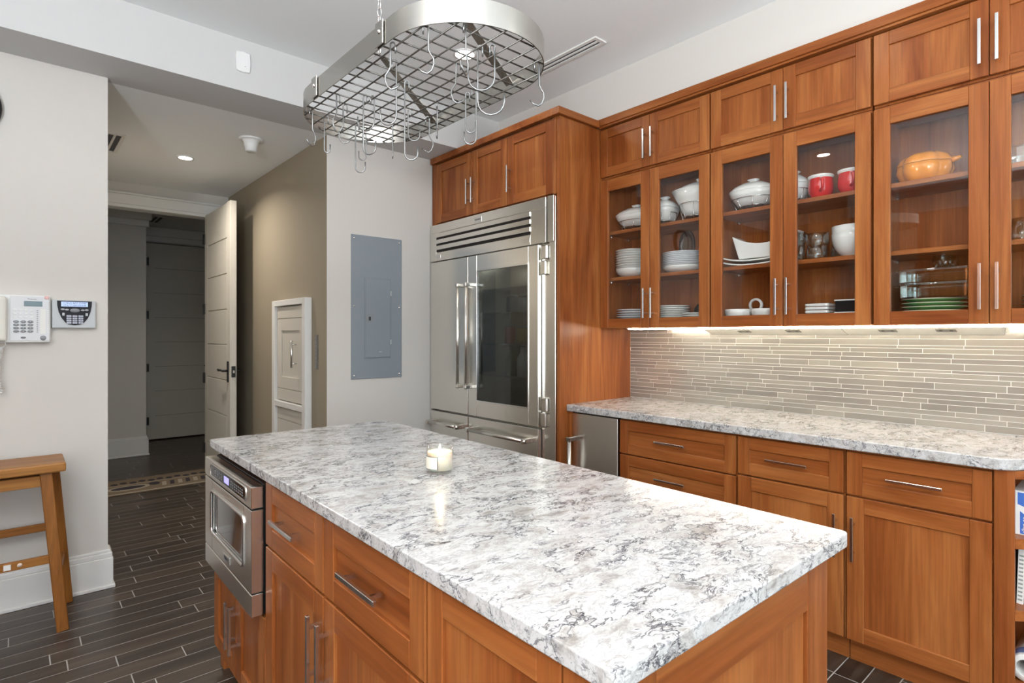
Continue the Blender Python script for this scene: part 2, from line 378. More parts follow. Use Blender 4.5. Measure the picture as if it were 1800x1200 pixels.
# header wall at the hall's end with the doorway
structure('wall_doorway', MB().box(-0.7, 0.50, 6.07, 6.19, 0, SOF).box(1.44, 2.7, 6.07, 6.19, 0, SOF).box(0.50, 1.44, 6.07, 6.19, 2.495, SOF), WALL)
tr = MB().box(0.40, 1.545, 6.045, 6.07, 2.495, 2.585, 0.004).box(0.38, 1.565, 6.035, 6.07, 2.585, 2.603, 0.004).box(0.40, 1.545, 6.035, 6.07, 2.465, 2.495, 0.004)
tr.box(0.40, 0.50, 6.045, 6.07, 0, 2.465, 0.004).box(1.445, 1.545, 6.045, 6.07, 0, 2.465, 0.004)
tr.box(0.50, 0.515, 6.07, 6.19, 0, 2.48).box(1.43, 1.44, 6.07, 6.19, 0, 2.48).box(0.515, 1.43, 6.07, 6.19, 2.465, 2.48)
structure('trim_1', tr, TRIM)
# the dim lobby beyond the doorway
sbox('wall_lobby_left', -0.6, 1.10, 7.40, 8.36, 0, SOF)
structure('wall_lobby_end', MB().box(1.10, 1.20, 8.36, 8.46, 0, SOF).box(2.2, 3.2, 8.36, 8.46, 0, SOF).box(1.20, 2.2, 8.36, 8.46, 2.50, SOF), WALL)
sbox('wall_light_block', 1.0, 2.4, 8.47, 8.55, 0, SOF)  # unseen backing behind the far door, added to block light leaking around it
sbox('wall_lobby_right', 2.6, 2.7, 6.19, 8.36, 0, SOF)
sbox('wall_lobby_side', -0.7, -0.6, 6.19, 7.40, 0, SOF)
sbox('ceiling_lobby', -0.7, 2.7, 6.19, 8.46, SOF, SOF+0.05, m=CEILM)
structure('trim_2', MB().box(-0.6, 1.125, 7.375, 7.40, 2.53, 2.60, 0.004).box(-0.6, 1.15, 7.35, 7.40, 2.60, SOF-0.002, 0.006), TRIM)
structure('trim_3', MB().box(1.10, 2.59, 8.335, 8.36, 2.51, 2.575, 0.004).box(1.10, 2.59, 8.31, 8.36, 2.575, SOF-0.002, 0.006), TRIM)
def baseboard(name, x0, x1, yf, h=0.2, ret=0.0):
    mb = MB(); sc_ = h/0.2
    for (t, za, zb) in ((0.022, 0, 0.16), (0.030, 0, 0.018), (0.018, 0.16, 0.185), (0.010, 0.185, 0.2)):
        mb.box(x0, x1+ret*t, yf-t, yf, za*sc_, zb*sc_, 0.003)
        if ret: mb.box(x1, x1+t, yf-0.001, yf+0.13, za*sc_, zb*sc_, 0.003)
    structure(name, mb, TRIM)
baseboard('baseboard_phone', -1.30, 0.372, 3.66, 0.2, 1.0)
baseboard('baseboard_lobby', -0.6, 1.10, 7.40, 0.21, 1.0)
# far lobby door with its black hinges
d2 = structure('door_2', MB().box(1.235, 2.10, 8.33, 8.37, 0.015, 2.485, 0.003), DOORP)
gv = MB()
for k in range(1, 8): gv.box(1.33, 2.0, 8.3285, 8.3305, 0.31*k, 0.31*k+0.004)
build('panel_groove', gv, plain('door_groove', (0.25, 0.23, 0.2), 0.6), d2)
for z in (0.25, 0.92, 1.58, 2.25): build('hinge', MB().box(1.243, 1.268, 8.318, 8.3295, z-0.05, z+0.05, 0.002), DARK, d2)
build('lever_handle', MB().cyl((1.98, 8.33, 0.93), (1.98, 8.28, 0.93), 0.011).tube([(1.98, 8.285, 0.93), (1.92, 8.285, 0.93), (1.88, 8.288, 0.925)], 0.008), DARK, d2)
# open door in the hall: seen along its face, hinged at the doorway's right jamb
d1 = structure('door_1', MB().box(1.390, 1.420, 5.195, 6.05, 0.012, 2.48, 0.002), DOORP)
pb = MB(); zz = [0.012+k*(2.468/8) for k in range(9)]
for xa, xb in ((1.380, 1.390), (1.420, 1.430)):
    pb.box(xa, xb, 5.195, 5.30, 0.012, 2.48, 0.0015).box(xa, xb, 5.955, 6.05, 0.012, 2.48, 0.0015)
    for a, b in zip(zz, zz[1:]): pb.box(xa, xb, 5.301, 5.954, a+0.004, b-0.004, 0.0025)
build('door_panel', pb, DOORP, d1)
for z in (0.25, 0.92, 1.58, 2.25): build('hinge', MB().box(1.365, 1.380, 6.03, 6.068, z-0.05, z+0.05, 0.002), DARK, d1)
for sx, xf in ((-1, 1.380), (1, 1.430)):
    h = build('lever_handle', MB().box(min(xf, xf+sx*0.008), max(xf, xf+sx*0.008), 5.235, 5.275, 0.925, 1.105, 0.003).cyl((xf, 5.255, 1.025), (xf+sx*0.05, 5.255, 1.025), 0.010)
          .tube([(xf+sx*0.05, 5.25, 1.025), (xf+sx*0.052, 5.31, 1.03), (xf+sx*0.05, 5.36, 1.022), (xf+sx*0.05, 5.385, 1.03)], 0.009), DARK, d1)
lp = build('latch_plate', MB().box(1.389, 1.421, 5.190, 5.195, 0.97, 1.065, 0.001), DARK, d1)
build('latch_bolt', MB().box(1.397, 1.413, 5.180, 5.190, 1.005, 1.03, 0.002), CHROME, lp)
# walls out of view that close the room, with the windows the daylight comes through
def win_wall(name, axis, c, a0, a1, wins):
    mb = MB(); z0, z1 = 0.72, 2.52
    def bx(p, q, za, zb):
        mb.box(p, q, c-0.1, c, za, zb) if axis == 'x' else mb.box(c-0.1, c, p, q, za, zb)
    bx(a0, a1, 0, z0); bx(a0, a1, z1, CEIL); e = a0
    for p, q in wins: bx(e, p, z0, z1); e = q
    bx(e, a1, z0, z1); structure(name, mb, WALL)
win_wall('wall_back', 'x', -3.0, -3.1, 3.24, [(-1.95, -0.7), (-0.4, 2.2)])
win_wall('wall_left', 'y', -2.05, -3.0, 3.66, [(-2.5, -0.4)])
def window(n, axis, c, p, q):
    fr = MB(); z0, z1 = 0.72, 2.52
    def bx(mb, a, b, za, zb, t0=-0.08, t1=-0.02):
        mb.box(a, b, c+t0, c+t1, za, zb, 0.003) if axis == 'x' else mb.box(c+t0, c+t1, a, b, za, zb, 0.003)
    for a, b, za, zb in ((p, p+0.05, z0, z1), (q-0.05, q, z0, z1), (p+0.05, q-0.05, z0, z0+0.05), (p+0.05, q-0.05, z1-0.05, z1), ((p+q)/2-0.02, (p+q)/2+0.02, z0+0.05, z1-0.05)): bx(fr, a, b, za, zb)
    o = structure('window_%d' % n, fr, TRIM); g = MB(); bx(g, p+0.045, q-0.045, z0+0.045, z1-0.045, -0.052, -0.048); build('window_pane', g, WINDOWG, o)
window(1, 'x', -3.0, -0.4, 2.2); window(2, 'x', -3.0, -1.95, -0.7); window(3, 'y', -2.05, -2.5, -0.4)

# ------------------------------------------------------------------ things on ceiling and walls
for i, (x, y) in enumerate(CANS):
    if i == 0: lab = 'round recessed ceiling light seen through the hanging pot rack'
    else: lab = ['', 'recessed kitchen ceiling light above the cabinet side of the island', 'recessed light near the rear window by the cabinets', 'recessed light over the stool side of the island', 'recessed light straight above the viewer', 'recessed light near the middle of the rear windows', 'recessed light by the side window', 'recessed light in the rear left corner'][i]
    t = thing('recessed_light', lab, 'ceiling light', (x, y, CEIL), 'recessed lights in the kitchen ceiling')
    build('trim_ring', MB().lathe([(0.066, 0), (0.068, -0.005), (0.056, -0.007), (0.053, -0.002)], (x, y, CEIL), 32), TRIM, t)
    build('diffuser', MB().lathe([(0.054, -0.003), (0.05, -0.006), (0, -0.007)], (x, y, CEIL), 24), LAMPM, t)
    area('can_light', (x, y, CEIL-0.012), (0, 0, 0), 0.09, 0, 2, WARM, 'DISK', 2.6)
hl = (0.985, 4.91)
t = thing('recessed_light', 'round recessed light in the lower hall ceiling', 'ceiling light', (*hl, SOF))
build('trim_ring', MB().lathe([(0.058, 0), (0.060, -0.005), (0.048, -0.007), (0.045, -0.002)], (*hl, SOF), 32), TRIM, t)
build('diffuser', MB().lathe([(0.0465, -0.003), (0.04, -0.006), (0, -0.007)], (*hl, SOF), 24), LAMPM, t)
area('hall_can_light', (*hl, SOF-0.012), (0, 0, 0), 0.09, 0, 12, WARM, 'DISK', 2.6)
def vent(x0, x1, y0, y1, z, lab, org, n=2):
    t = thing('ceiling_vent', lab, 'air vent', org)
    w_ = x1-x0; fr = MB(); e = 0.022
    fr.box(x0, x0+e, y0, y1, z-0.008, z, 0.001).box(x1-e, x1, y0, y1, z-0.008, z, 0.001).box(x0+e, x1-e, y0, y0+e, z-0.008, z, 0.001).box(x0+e, x1-e, y1-e, y1, z-0.008, z, 0.001)
    fr.box((x0+x1)/2-0.007, (x0+x1)/2+0.007, y0+e, y1-e, z-0.008, z, 0.001)
    build('frame', fr, TRIM, t)
    build('slot', MB().box(x0+e, x1-e, y0+e, y1-e, z-0.002, z-0.0005), plain('vent_dark', (0.07, 0.07, 0.075), 0.6), t)
vent(2.405, 2.50, 2.035, 2.66, CEIL, 'white linear two-slot air vent in the main ceiling right of pot rack', (2.45, 2.3, CEIL))
vent(0.455, 0.573, 4.63, 5.11, SOF, 'two-slot air vent in the hall ceiling half behind the phone wall', (0.51, 4.87, SOF))
vent(1.19, 1.32, 7.55, 8.0, SOF, 'small dark two-slot vent in the dim lobby ceiling', (1.25, 7.78, SOF))
hx, hy = 1.235, 4.15
t = thing('alarm_horn', 'white cone-shaped alarm horn on the hall ceiling', 'alarm', (hx, hy, SOF))
build('base', MB().lathe([(0, 0), (0.078, 0), (0.078, -0.008), (0.07, -0.013), (0, -0.013)], (hx, hy, SOF), 32), PLASTIC, t)
build('cone', MB().lathe([(0.058, -0.013), (0.05, -0.022), (0.043, -0.05), (0.036, -0.085), (0.032, -0.088), (0, -0.088)], (hx, hy, SOF), 32), PLASTIC, t)
t = thing('wall_sensor', 'small white rounded sensor plate on the ceiling beam', 'sensor', (0.957, 3.36, 2.79))
build('cover', MB().prism([(0.957+a, 2.851+b) for a, b in ((-.036, -.052), (0, -.058), (.036, -.052), (.039, 0), (.036, .052), (0, .058), (-.036, .052), (-.039, 0))], -0.0, 0.014, bev=0.003, M=Matrix(((1,0,0,0),(0,0,-1,3.36),(0,1,0,0),(0,0,0,1)))), PLASTIC, t)
build('indicator', MB().cyl((0.966, 3.347, 2.826), (0.966, 3.344, 2.826), 0.002, 8), GREYP, t)
# electrical panel
t = thing('electrical_panel', 'tall grey electrical breaker panel on the wall beside the refrigerator', 'electrical panel', (1.97, 3.72, 1.02))
build('cover', MB().box(1.77, 2.172, 3.712, 3.72, 1.02, 2.04, 0.002), PANELG, t)
dr = build('door', MB().box(1.868, 2.078, 3.707, 3.712, 1.165, 1.742, 0.0015).box(1.875, 2.071, 3.702, 3.707, 1.172, 1.735, 0.002), PANELG, t)
build('latch', MB().box(1.872, 1.935, 3.698, 3.702, 1.43, 1.478, 0.001), GREYP, dr)
build('latch_slot', MB().box(1.896, 1.912, 3.696, 3.698, 1.435, 1.462), DARK, dr)
build('rating_tag', MB().box(1.98, 2.0, 3.701, 3.702, 1.208, 1.212), GREYL, dr)
for z in (1.635, 1.28): build('door_hinge', MB().box(2.071, 2.08, 3.700, 3.706, z-0.018, z+0.018, 0.001), GREYL, dr)
for x in (1.792, 2.15):
    for z in (1.045, 1.535, 2.015): build('screw', MB().lathe([(0.007, 0), (0.006, 0.003), (0, 0.004)], n=12, M=Matrix.Translation((x, 3.712, z)) @ Matrix.Rotation(PI/2, 4, 'X')), CHROME, t)
# little framed hatch in the hall wall
t = thing('wall_hatch', 'tall white framed cabinet hatch in the tan hall wall', 'wall cabinet', (1.595, 4.32, 0.1))
fr = MB()
fr.box(1.545, 1.595, 3.975, 4.035, 0.10, 1.60, 0.003).box(1.545, 1.595, 4.60, 4.66, 0.10, 1.60, 0.003).box(1.545, 1.595, 4.035, 4.60, 1.555, 1.60, 0.003).box(1.545, 1.595, 4.035, 4.60, 0.775, 0.82, 0.003).box(1.545, 1.595, 4.035, 4.60, 0.10, 0.14, 0.003)
build('frame', fr, TRIM, t)
def hatch_door(z0, z1):
    mb = MB().box(1.575, 1.594, 4.04, 4.595, z0+0.005, z1-0.005, 0.001)
    mb.box(1.565, 1.575, 4.045, 4.13, z0+0.1, z1-0.1, 0.001).box(1.565, 1.575, 4.505, 4.59, z0+0.1, z1-0.1, 0.001)
    mb.box(1.565, 1.575, 4.13, 4.505, z1-0.19, z1-0.1, 0.001).box(1.565, 1.575, 4.13, 4.505, z0+0.1, z0+0.19, 0.001)
    mb.box(1.565, 1.575, 4.045, 4.59, z1-0.094, z1-0.008, 0.001).box(1.565, 1.575, 4.045, 4.59, z0+0.008, z0+0.094, 0.001)
    return build('door', mb, DOORP, t)
hd = hatch_door(0.82, 1.555); hatch_door(0.14, 0.775)
build('handle', MB().cyl((1.53, 4.19, 1.09), (1.53, 4.19, 1.29), 0.008).cyl((1.53, 4.19, 1.12), (1.565, 4.19, 1.12), 0.005).cyl((1.53, 4.19, 1.26), (1.565, 4.19, 1.26), 0.005), CHROME, hd)
t = thing('switch_plate', 'narrow grey metal switch strip on the hall wall beside the hatch', 'light switch', (1.595, 3.88, 1.09))
build('plate', MB().box(1.590, 1.595, 3.86, 3.90, 1.09, 1.335, 0.001), plain('bronze_plate', (0.22, 0.2, 0.17), 0.4, 0.6), t)
for k in range(8): build('button', MB().box(1.586, 1.590, 3.87, 3.89, 1.105+k*0.028, 1.123+k*0.028, 0.001), GREYP, t)
# rug in the doorway
rg = thing('rug', 'tan patterned rug with cream border on the floor at the end of the hall', 'rug', (0.95, 5.94, 0))
build('pile', MB().box(0.10, 1.52, 5.66, 6.22, 0, 0.008, 0.002).box(0.10, 1.52, 5.675, 5.69, 0.008, 0.0092, mi=1), [RUGT, RUGC], rg)
pm = MB(); rr = random.Random(5)
def flat_poly(pts, z0=0.008, z1=0.0095, mi=0): pm.prism(pts, z0, z1, mi)
def ell(cx, cy, a, b, n=24, r0=0): return [(cx+a*math.cos(2*PI*k/n), cy+b*math.sin(2*PI*k/n)) for k in range(n)]
flat_poly(ell(0.74, 5.86, 0.16, 0.085), mi=0); flat_poly(ell(0.74, 5.86, 0.125, 0.055), 0.0096, 0.0104, 1)
for k in range(8):
    x = 0.98+k*0.062; flat_poly([(x, 5.78), (x+0.034, 5.78), (x+0.055, 5.92), (x+0.022, 5.92)], mi=k % 2)
for k in range(12):
    x = 0.66+k*0.07; flat_poly(ell(x, 6.05+0.02*(k % 2), 0.028, 0.035, 10), mi=1); 
flat_poly(ell(0.94, 5.9, 0.045, 0.06, 7), mi=1); flat_poly(ell(0.45, 5.9, 0.1, 0.1, 9), mi=0)
flat_poly([(0.12, 5.985), (1.5, 5.985), (1.5, 5.995), (0.12, 5.995)], mi=0)
build('pattern', pm, [plain('rug_motif', (0.36, 0.31, 0.24), 0.95), RUGD], rg)

# wall clock, cut by the frame edge
t = thing('wall_clock', 'round black-rimmed wall clock cut off at the upper left edge', 'clock', (-0.185, 3.66, 2.27))
MC = Matrix.Translation((-0.185, 3.66, 2.412)) @ Matrix.Rotation(PI/2, 4, 'X')
build('rim', MB().lathe([(0.142, 0), (0.142, 0.03), (0.128, 0.038), (0.12, 0.03)], n=40, M=MC), DARK, t)
build('face', MB().lathe([(0.122, 0.0), (0.122, 0.024), (0, 0.024)], n=40, M=MC), PAPER, t)
build('hands', MB().box(-0.19, -0.18, 3.634, 3.635, 2.41, 2.49).box(-0.185, -0.125, 3.632, 3.633, 2.407, 2.416), INK, t)
# telephone
Y0 = 3.66
t = thing('wall_telephone', 'white office telephone with grey keys mounted on the wall', 'telephone', (0.0, Y0, 1.295))
build('base', MB().box(-0.17, 0.135, Y0-0.045, Y0, 1.296, 1.527, 0.006, seg=2), PLASTIC, t)
build('face_plate', MB().box(-0.015, 0.13, Y0-0.048, Y0-0.045, 1.305, 1.52, 0.001), GREYL if False else plain('phone_face', (0.68, 0.69, 0.70), 0.4), t)
hs = MB().box(-0.17, -0.025, Y0-0.085, Y0-0.048, 1.302, 1.516, 0.014, seg=3)
build('handset', hs, CREAM, t)
scr = build('screen', MB().box(0.036, 0.104, Y0-0.0505, Y0-0.048, 1.472, 1.497, 0.0008), PHLCD, t)
text('lettering', 'Panasonic', 0.0085, (0.066, Y0-0.0487, 1.507), FACE_Y, INK, t)
build('message_lamp', MB().box(0.112, 0.13, Y0-0.05, Y0-0.045, 1.508, 1.524, 0.002), plain('pink_lamp', (0.75, 0.45, 0.42), 0.4), t)
keys = ['1', '2', '3', '4', '5', '6', '7', '8', '9', '*', '0', '#']
for i, k in enumerate(keys):
    x = 0.007+0.026*(i % 3); z = 1.397-0.0155*(i//3)
    ko = build('key', MB().lathe([(0.011, 0), (0.011, 0.003), (0.009, 0.0045), (0, 0.0045)], n=20, sy=0.55, M=Matrix.Translation((x, Y0-0.048, z)) @ Matrix.Rotation(PI/2, 4, 'X')), GREYP, t)
    text('key_digit', k, 0.008, (x, Y0-0.0528, z), FACE_Y, PAPER, ko)
fk = MB(); 
for r in range(3):
    for c in range(4): fk.box(-0.004+c*0.02, 0.010+c*0.02, Y0-0.0495, Y0-0.048, 1.415+r*0.017, 1.423+r*0.017, 0.0008)
build('function_keys', fk, PLASTIC, t)
pk = MB()
for r in range(12): pk.box(0.083, 0.088, Y0-0.0495, Y0-0.048, 1.345+r*0.0095, 1.349+r*0.0095)
build('line_buttons', pk, GREYP, t)
build('name_card', MB().box(0.096, 0.117, Y0-0.0488, Y0-0.048, 1.338, 1.460), PAPER, t)
pk = MB()
for r in range(12): pk.box(0.120, 0.129, Y0-0.0495, Y0-0.048, 1.345+r*0.0095, 1.350+r*0.0095)
build('side_buttons', pk, PLASTIC, t)
build('navigator_dial', MB().lathe([(0.0115, 0), (0.0115, 0.003), (0.009, 0.005), (0, 0.005)], n=24, M=Matrix.Translation((0.107, Y0-0.048, 1.318)) @ Matrix.Rotation(PI/2, 4, 'X')), GREYP, t)
build('hold_button', MB().lathe([(0.010, 0), (0.009, 0.004), (0, 0.004)], n=16, sy=0.45, M=Matrix.Translation((0.033, Y0-0.048, 1.320)) @ Matrix.Rotation(PI/2, 4, 'X')), GREYP, t)
cp = [(-0.033, Y0-0.05, 1.30), (-0.03, Y0-0.05, 1.285)]
for k in range(0, 340):
    a = k*2*PI/12; s_ = k/340; cx = -0.047-0.012*math.sin(s_*PI); zc = 1.275-0.22*s_
    cp.append((cx+0.0085*math.cos(a), Y0-0.045+0.0085*math.sin(a), zc))
build('coiled_cord', MB().tube(cp, 0.0022, 6), PLASTIC, t)
# alarm keypad
t = thing('alarm_keypad', 'silver security keypad with lit screen beside the telephone', 'keypad', (0.229, Y0, 1.367))
build('housing', MB().box(0.141, 0.318, Y0-0.028, Y0, 1.367, 1.508, 0.004, seg=2), GREYL, t)
pts = [(0.161, 1.505), (0.162, 1.48), (0.167, 1.45), (0.178, 1.42), (0.194, 1.395), (0.206, 1.386), (0.232, 1.382), (0.256, 1.386), (0.27, 1.396), (0.286, 1.42), (0.296, 1.45), (0.301, 1.48), (0.302, 1.505)]
MYF = Matrix(((1,0,0,0),(0,0,-1,Y0-0.028),(0,1,0,0),(0,0,0,1)))
build('black_face', MB().prism(pts, 0, 0.003, M=MYF), plain('gloss_black', (0.012, 0.012, 0.016), 0.4, spec=0.2), t)
sc_ = build('screen', MB().box(0.177, 0.285, Y0-0.0325, Y0-0.031, 1.476, 1.5005, 0.0008), SCREEN, t)
text('screen_words', 'CHECK BAT ZONE\nUTILITY RM DOOR', 0.0112, (0.231, Y0-0.033, 1.488), FACE_Y, INK, sc_)
for i, k in enumerate(['1', '2', '3', '4', '5', '6', '7', '8', '9', '*', '0', '#']):
    x = 0.208+0.024*(i % 3); z = 1.428-0.0115*(i//3)
    ko = build('key', MB().box(x-0.010, x+0.010, Y0-0.0345, Y0-0.031, z-0.0045, z+0.0045, 0.0012), plain('keypad_key', (0.5, 0.52, 0.6), 0.4) if i == 0 else bpy.data.materials['keypad_key'], t)
    text('key_digit', k, 0.008, (x, Y0-0.0348, z), FACE_Y, INK, ko)
for x, z in ((0.183, 1.462), (0.2, 1.46), (0.264, 1.459), (0.28, 1.46)): build('soft_key', MB().lathe([(0.0085, 0), (0.007, 0.003), (0, 0.003)], n=14, sy=0.5, M=Matrix.Translation((x, Y0-0.031, z)) @ Matrix.Rotation(PI/2, 4, 'X')), GREYL, t)
build('speaker_grille', MB().lathe([(0.02, 0), (0.018, 0.002), (0, 0.002)], n=20, sy=0.5, M=Matrix.Translation((0.232, Y0-0.031, 1.457)) @ Matrix.Rotation(PI/2, 4, 'X')), GREYP, t)
for x in (0.186, 0.28): build('emergency_key', MB().box(x-0.005, x+0.005, Y0-0.034, Y0-0.031, 1.43, 1.444, 0.001), GREYL, t)

# ------------------------------------------------------------------ wooden saddle stool (its right half is in view)
sx0, sx1 = -0.50, 0.17; syf, syb = 3.245, 3.60
t = thing('saddle_stool', 'honey-brown wooden saddle stool against the phone wall', 'stool', (-0.16, 3.43, 0))
xm = (sx0+sx1)/2
mb = MB().box(sx0, sx1+0.008, 3.272, 3.535, 0.713, 0.754, 0.007, seg=2)
build('seat', mb, STOOLX, t)
legs = {}
for sxx in (-1, 1):
    for yy, yt in ((3.26, 3.32), (3.595, 3.54)):
        k_ = 0.035 if yy > 3.4 else 0.0
        a = (xm+sxx*0.33+k_, yy, 0.0); b = (xm+sxx*0.272+k_, yt, 0.712)
        legs[(sxx, yy)] = (Vector(a), Vector(b))
        build('leg', MB().rbox(a, b, 0.044, 0.044, 0.003, up=(1, 0, 0)), STOOL, t)
def lerp(k, z): a, b = legs[k]; return a.lerp(b, z/0.712)
build('stretcher', MB().rbox(lerp((-1, 3.26), 0.325), lerp((1, 3.26), 0.325), 0.02, 0.036, 0.002), STOOLX, t)
build('stretcher', MB().rbox(lerp((-1, 3.595), 0.40), lerp((1, 3.595), 0.40), 0.02, 0.036, 0.002), STOOLX, t)
for sxx in (-1, 1): build('side_stretcher', MB().rbox(lerp((sxx, 3.26), 0.25), lerp((sxx, 3.595), 0.25), 0.02, 0.034, 0.002), STOOLX, t)
for yk in (3.26, 3.595): build('apron', MB().rbox(lerp((-1, yk), 0.675), lerp((1, yk), 0.675), 0.02, 0.05, 0.002), STOOLX, t)
p = lerp((1, 3.26), 0.325); yy = p.y-0.0112
build('paper_sticker', MB().box(-0.035, -0.011, yy-0.001, yy, 0.314, 0.338), PAPER, t)
build('round_sticker', MB().lathe([(0.009, 0), (0.009, 0.001), (0, 0.001)], n=16, M=Matrix.Translation((0.018, yy, 0.327)) @ Matrix.Rotation(PI/2, 4, 'X')), plain('sticker_pink', (0.7, 0.55, 0.45), 0.6), t)

# ------------------------------------------------------------------ cabinet fronts (they face -X; local y and z span the front)
def front(ya, yb, za, zb, xf, st=0.062, drawer=False, th=0.02, mb=None):
    mb = mb or MB(); pi = 1 if drawer else 0; b = 0.0018
    mb.box(xf, xf+th, ya, ya+st, za, zb, b, 0).box(xf, xf+th, yb-st, yb, za, zb, b, 0)
    mb.box(xf, xf+th, ya+st, yb-st, zb-st, zb, b, 1).box(xf, xf+th, ya+st, yb-st, za, za+st, b, 1)
    mb.box(xf+0.009, xf+th-0.003, ya+st-0.004, yb-st+0.004, za+st-0.004, zb-st+0.004, 0, pi)
    return mb
def pull(name, parent, xf, y, z, L, vertical, w=0.0105):
    mb = MB(); h = L/2; r = 0.0045
    if vertical:
        mb.box(xf-0.034, xf-0.025, y-w/2, y+w/2, z-h, z+h, 0.001)
        for s_ in (-1, 1): mb.box(xf-0.025, xf+0.0005, y-r, y+r, z+s_*h*0.66-r, z+s_*h*0.66+r)
    else:
        mb.box(xf-0.034, xf-0.025, y-h, y+h, z-w/2, z+w/2, 0.001)
        for s_ in (-1, 1): mb.box(xf-0.025, xf+0.0005, y+s_*h*0.66-r, y+s_*h*0.66+r, z-r, z+r)
    return build(name, mb, CHROME, parent)
W3 = [WZ, WY, WX]

# ---- upper cabinets on the right wall
XU = 2.815; UB, UT = 1.375, 2.311
units = [(1.586, 2.345, 1.97), (0.820, 1.580, 1.198), (0.034, 0.812, 0.42)]
ulab = ['glass-front cherry wall cabinet next to the refrigerator panel', 'middle glass-front cherry wall cabinet holding the two red mugs', 'glass-front cherry wall cabinet holding the orange pumpkin dish, at right']
slab = ['small solid-door cherry top cabinet beside the tall refrigerator panel', 'small solid-door cherry top cabinet above the red-mug cabinet', 'small solid-door cherry top cabinet above the pumpkin-dish cabinet']
for i, (ya, yb, ym) in enumerate(units):
    t = thing('glass_front_cabinet', ulab[i], 'wall cabinet', (2.98, (ya+yb)/2, UB), 'glass-front wall cabinets')
    xb = XU+0.021
    c = MB()
    c.box(xb, 3.139, ya, ya+0.018, UB, 2.322, 0.001, 0).box(xb, 3.139, yb-0.018, yb, UB, 2.322, 0.001, 0)
    c.box(xb, 3.139, ya+0.018, yb-0.018, UB, UB+0.03, 0.001, 1).box(xb, 3.139, ya+0.018, yb-0.018, 2.30, 2.322, 0, 1)
    c.box(3.125, 3.139, ya+0.018, yb-0.018, UB+0.03, 2.30, 0, 0)
    c.box(xb, xb+0.019, ym-0.02, ym+0.02, UB+0.03, 2.30, 0, 0) if False else None
    build('carcass', c, W3, t)
    for z in (1.697, 1.99):
        sh = build('shelf', MB().box(2.862, 3.124, ya+0.0185, yb-0.0185, z-0.02, z, 0.001), [WY], t)
        pins = MB()
        for yy in (ya+0.024, yb-0.024):
            for xx in (2.90, 3.08): pins.box(xx-0.006, xx+0.006, yy-0.006, yy+0.006, z-0.034, z-0.0205, 0.002)
        build('shelf_pin', pins, CHROME, sh)
    for a, b, hy in ((ya+0.0015, ym-0.0015, ym-0.026), (ym+0.0015, yb-0.0015, yb)):
        mb = MB(); st = 0.062
        mb.box(XU, XU+0.02, a, a+st, UB, UT, 0.0018, 0).box(XU, XU+0.02, b-st, b, UB, UT, 0.0018, 0)
        mb.box(XU, XU+0.02, a+st, b-st, UT-0.073, UT, 0.0018, 1).box(XU, XU+0.02, a+st, b-st, UB, UB+0.058, 0.0018, 1)
        d = build('glass_door', mb, W3, t)
        build('glass_pane', MB().box(XU+0.010, XU+0.013, a+st-0.003, b-st+0.003, UB+0.055, UT-0.07), PANE, d)
        hy = ym+0.026 if b > ym+0.1 else ym-0.026
        pull('handle', d, XU, hy, 1.52, 0.178, True)
    t = thing('top_cabinet', slab[i], 'wall cabinet', (2.98, (ya+yb)/2, 2.324), 'solid-door top cabinets')
    build('carcass', MB().box(xb, 3.139, ya, yb, 2.324, 2.655, 0.001), W3, t)
    for a, b in ((ya+0.0015, ym-0.0015), (ym+0.0015, yb-0.0015)):
        d = build('door', front(a, b, 2.333, 2.636, XU, 0.058), W3, t)
        pull('handle', d, XU, ym+0.026 if b > ym+0.1 else ym-0.026, 2.462, 0.176, True)
single('crown_molding', MB().box(2.79, 2.835, 0.034, 2.344, 2.656, 2.699, 0.002, 1).box(2.80, 2.835, 0.034, 2.344, 2.645, 2.656, 0.001, 1), W3, 'cherry crown rail running along the tops of the wall cabinets', 'molding', (2.81, 1.2, 2.656))

# ---- refrigerator with its surround
t = thing('refrigerator', 'large stainless built-in refrigerator with a glass door', 'refrigerator', (2.78, 3.03, 0))
XF = 2.42
body = MB()
body.box(2.475, 3.12, 2.372, 2.392, 0.02, 2.17, 0.001).box(2.475, 3.12, 3.69, 3.708, 0.02, 2.17, 0.001).box(3.10, 3.12, 2.392, 3.69, 0.02, 2.17).box(2.475, 3.10, 2.392, 3.69, 1.885, 2.17, 0.001).box(2.475, 3.10, 2.392, 3.69, 0.02, 0.76, 0.001).box(2.475, 3.10, 3.20, 3.24, 0.76, 1.885)
build('body', body, STEELZ, t)
build('toe_grille', MB().box(2.49, 2.51, 2.39, 3.69, 0.0, 0.085), DARK, t)
build('side_frame', MB().box(2.435, 2.475, 2.372, 2.424, 0.09, 2.168, 0.002).box(2.45, 2.475, 2.424, 2.50, 0.09, 1.89, 0.001).box(2.42, 2.437, 2.372, 2.424, 1.895, 2.172, 0.002), STEELZ, t)
g = MB(); g.box(XF+0.012, 2.475, 2.44, 3.705, 1.895, 2.170, 0)
g.box(XF, XF+0.012, 2.44, 3.705, 2.108, 2.172, 0.002).box(XF, XF+0.012, 2.44, 2.575, 1.895, 2.108, 0.001).box(XF, XF+0.012, 3.625, 3.705, 1.895, 2.108, 0.001).box(XF, XF+0.012, 2.575, 3.625, 1.895, 1.958, 0.001)
gr = build('grille', g, STEELY, t)
sl = MB()
for k in range(3):
    z = 1.975+k*0.047; sl.rbox((XF+0.004, 2.575, z+0.018), (XF+0.004, 3.625, z+0.018), 0.022, 0.030, 0.001)
build('louver', sl, STEELY, gr)
ds = MB()
for k in range(3): ds.box(XF+0.010, XF+0.0118, 2.575, 3.625, 1.962+k*0.047, 1.978+k*0.047)
build('louver_slot', ds, GAP, gr)
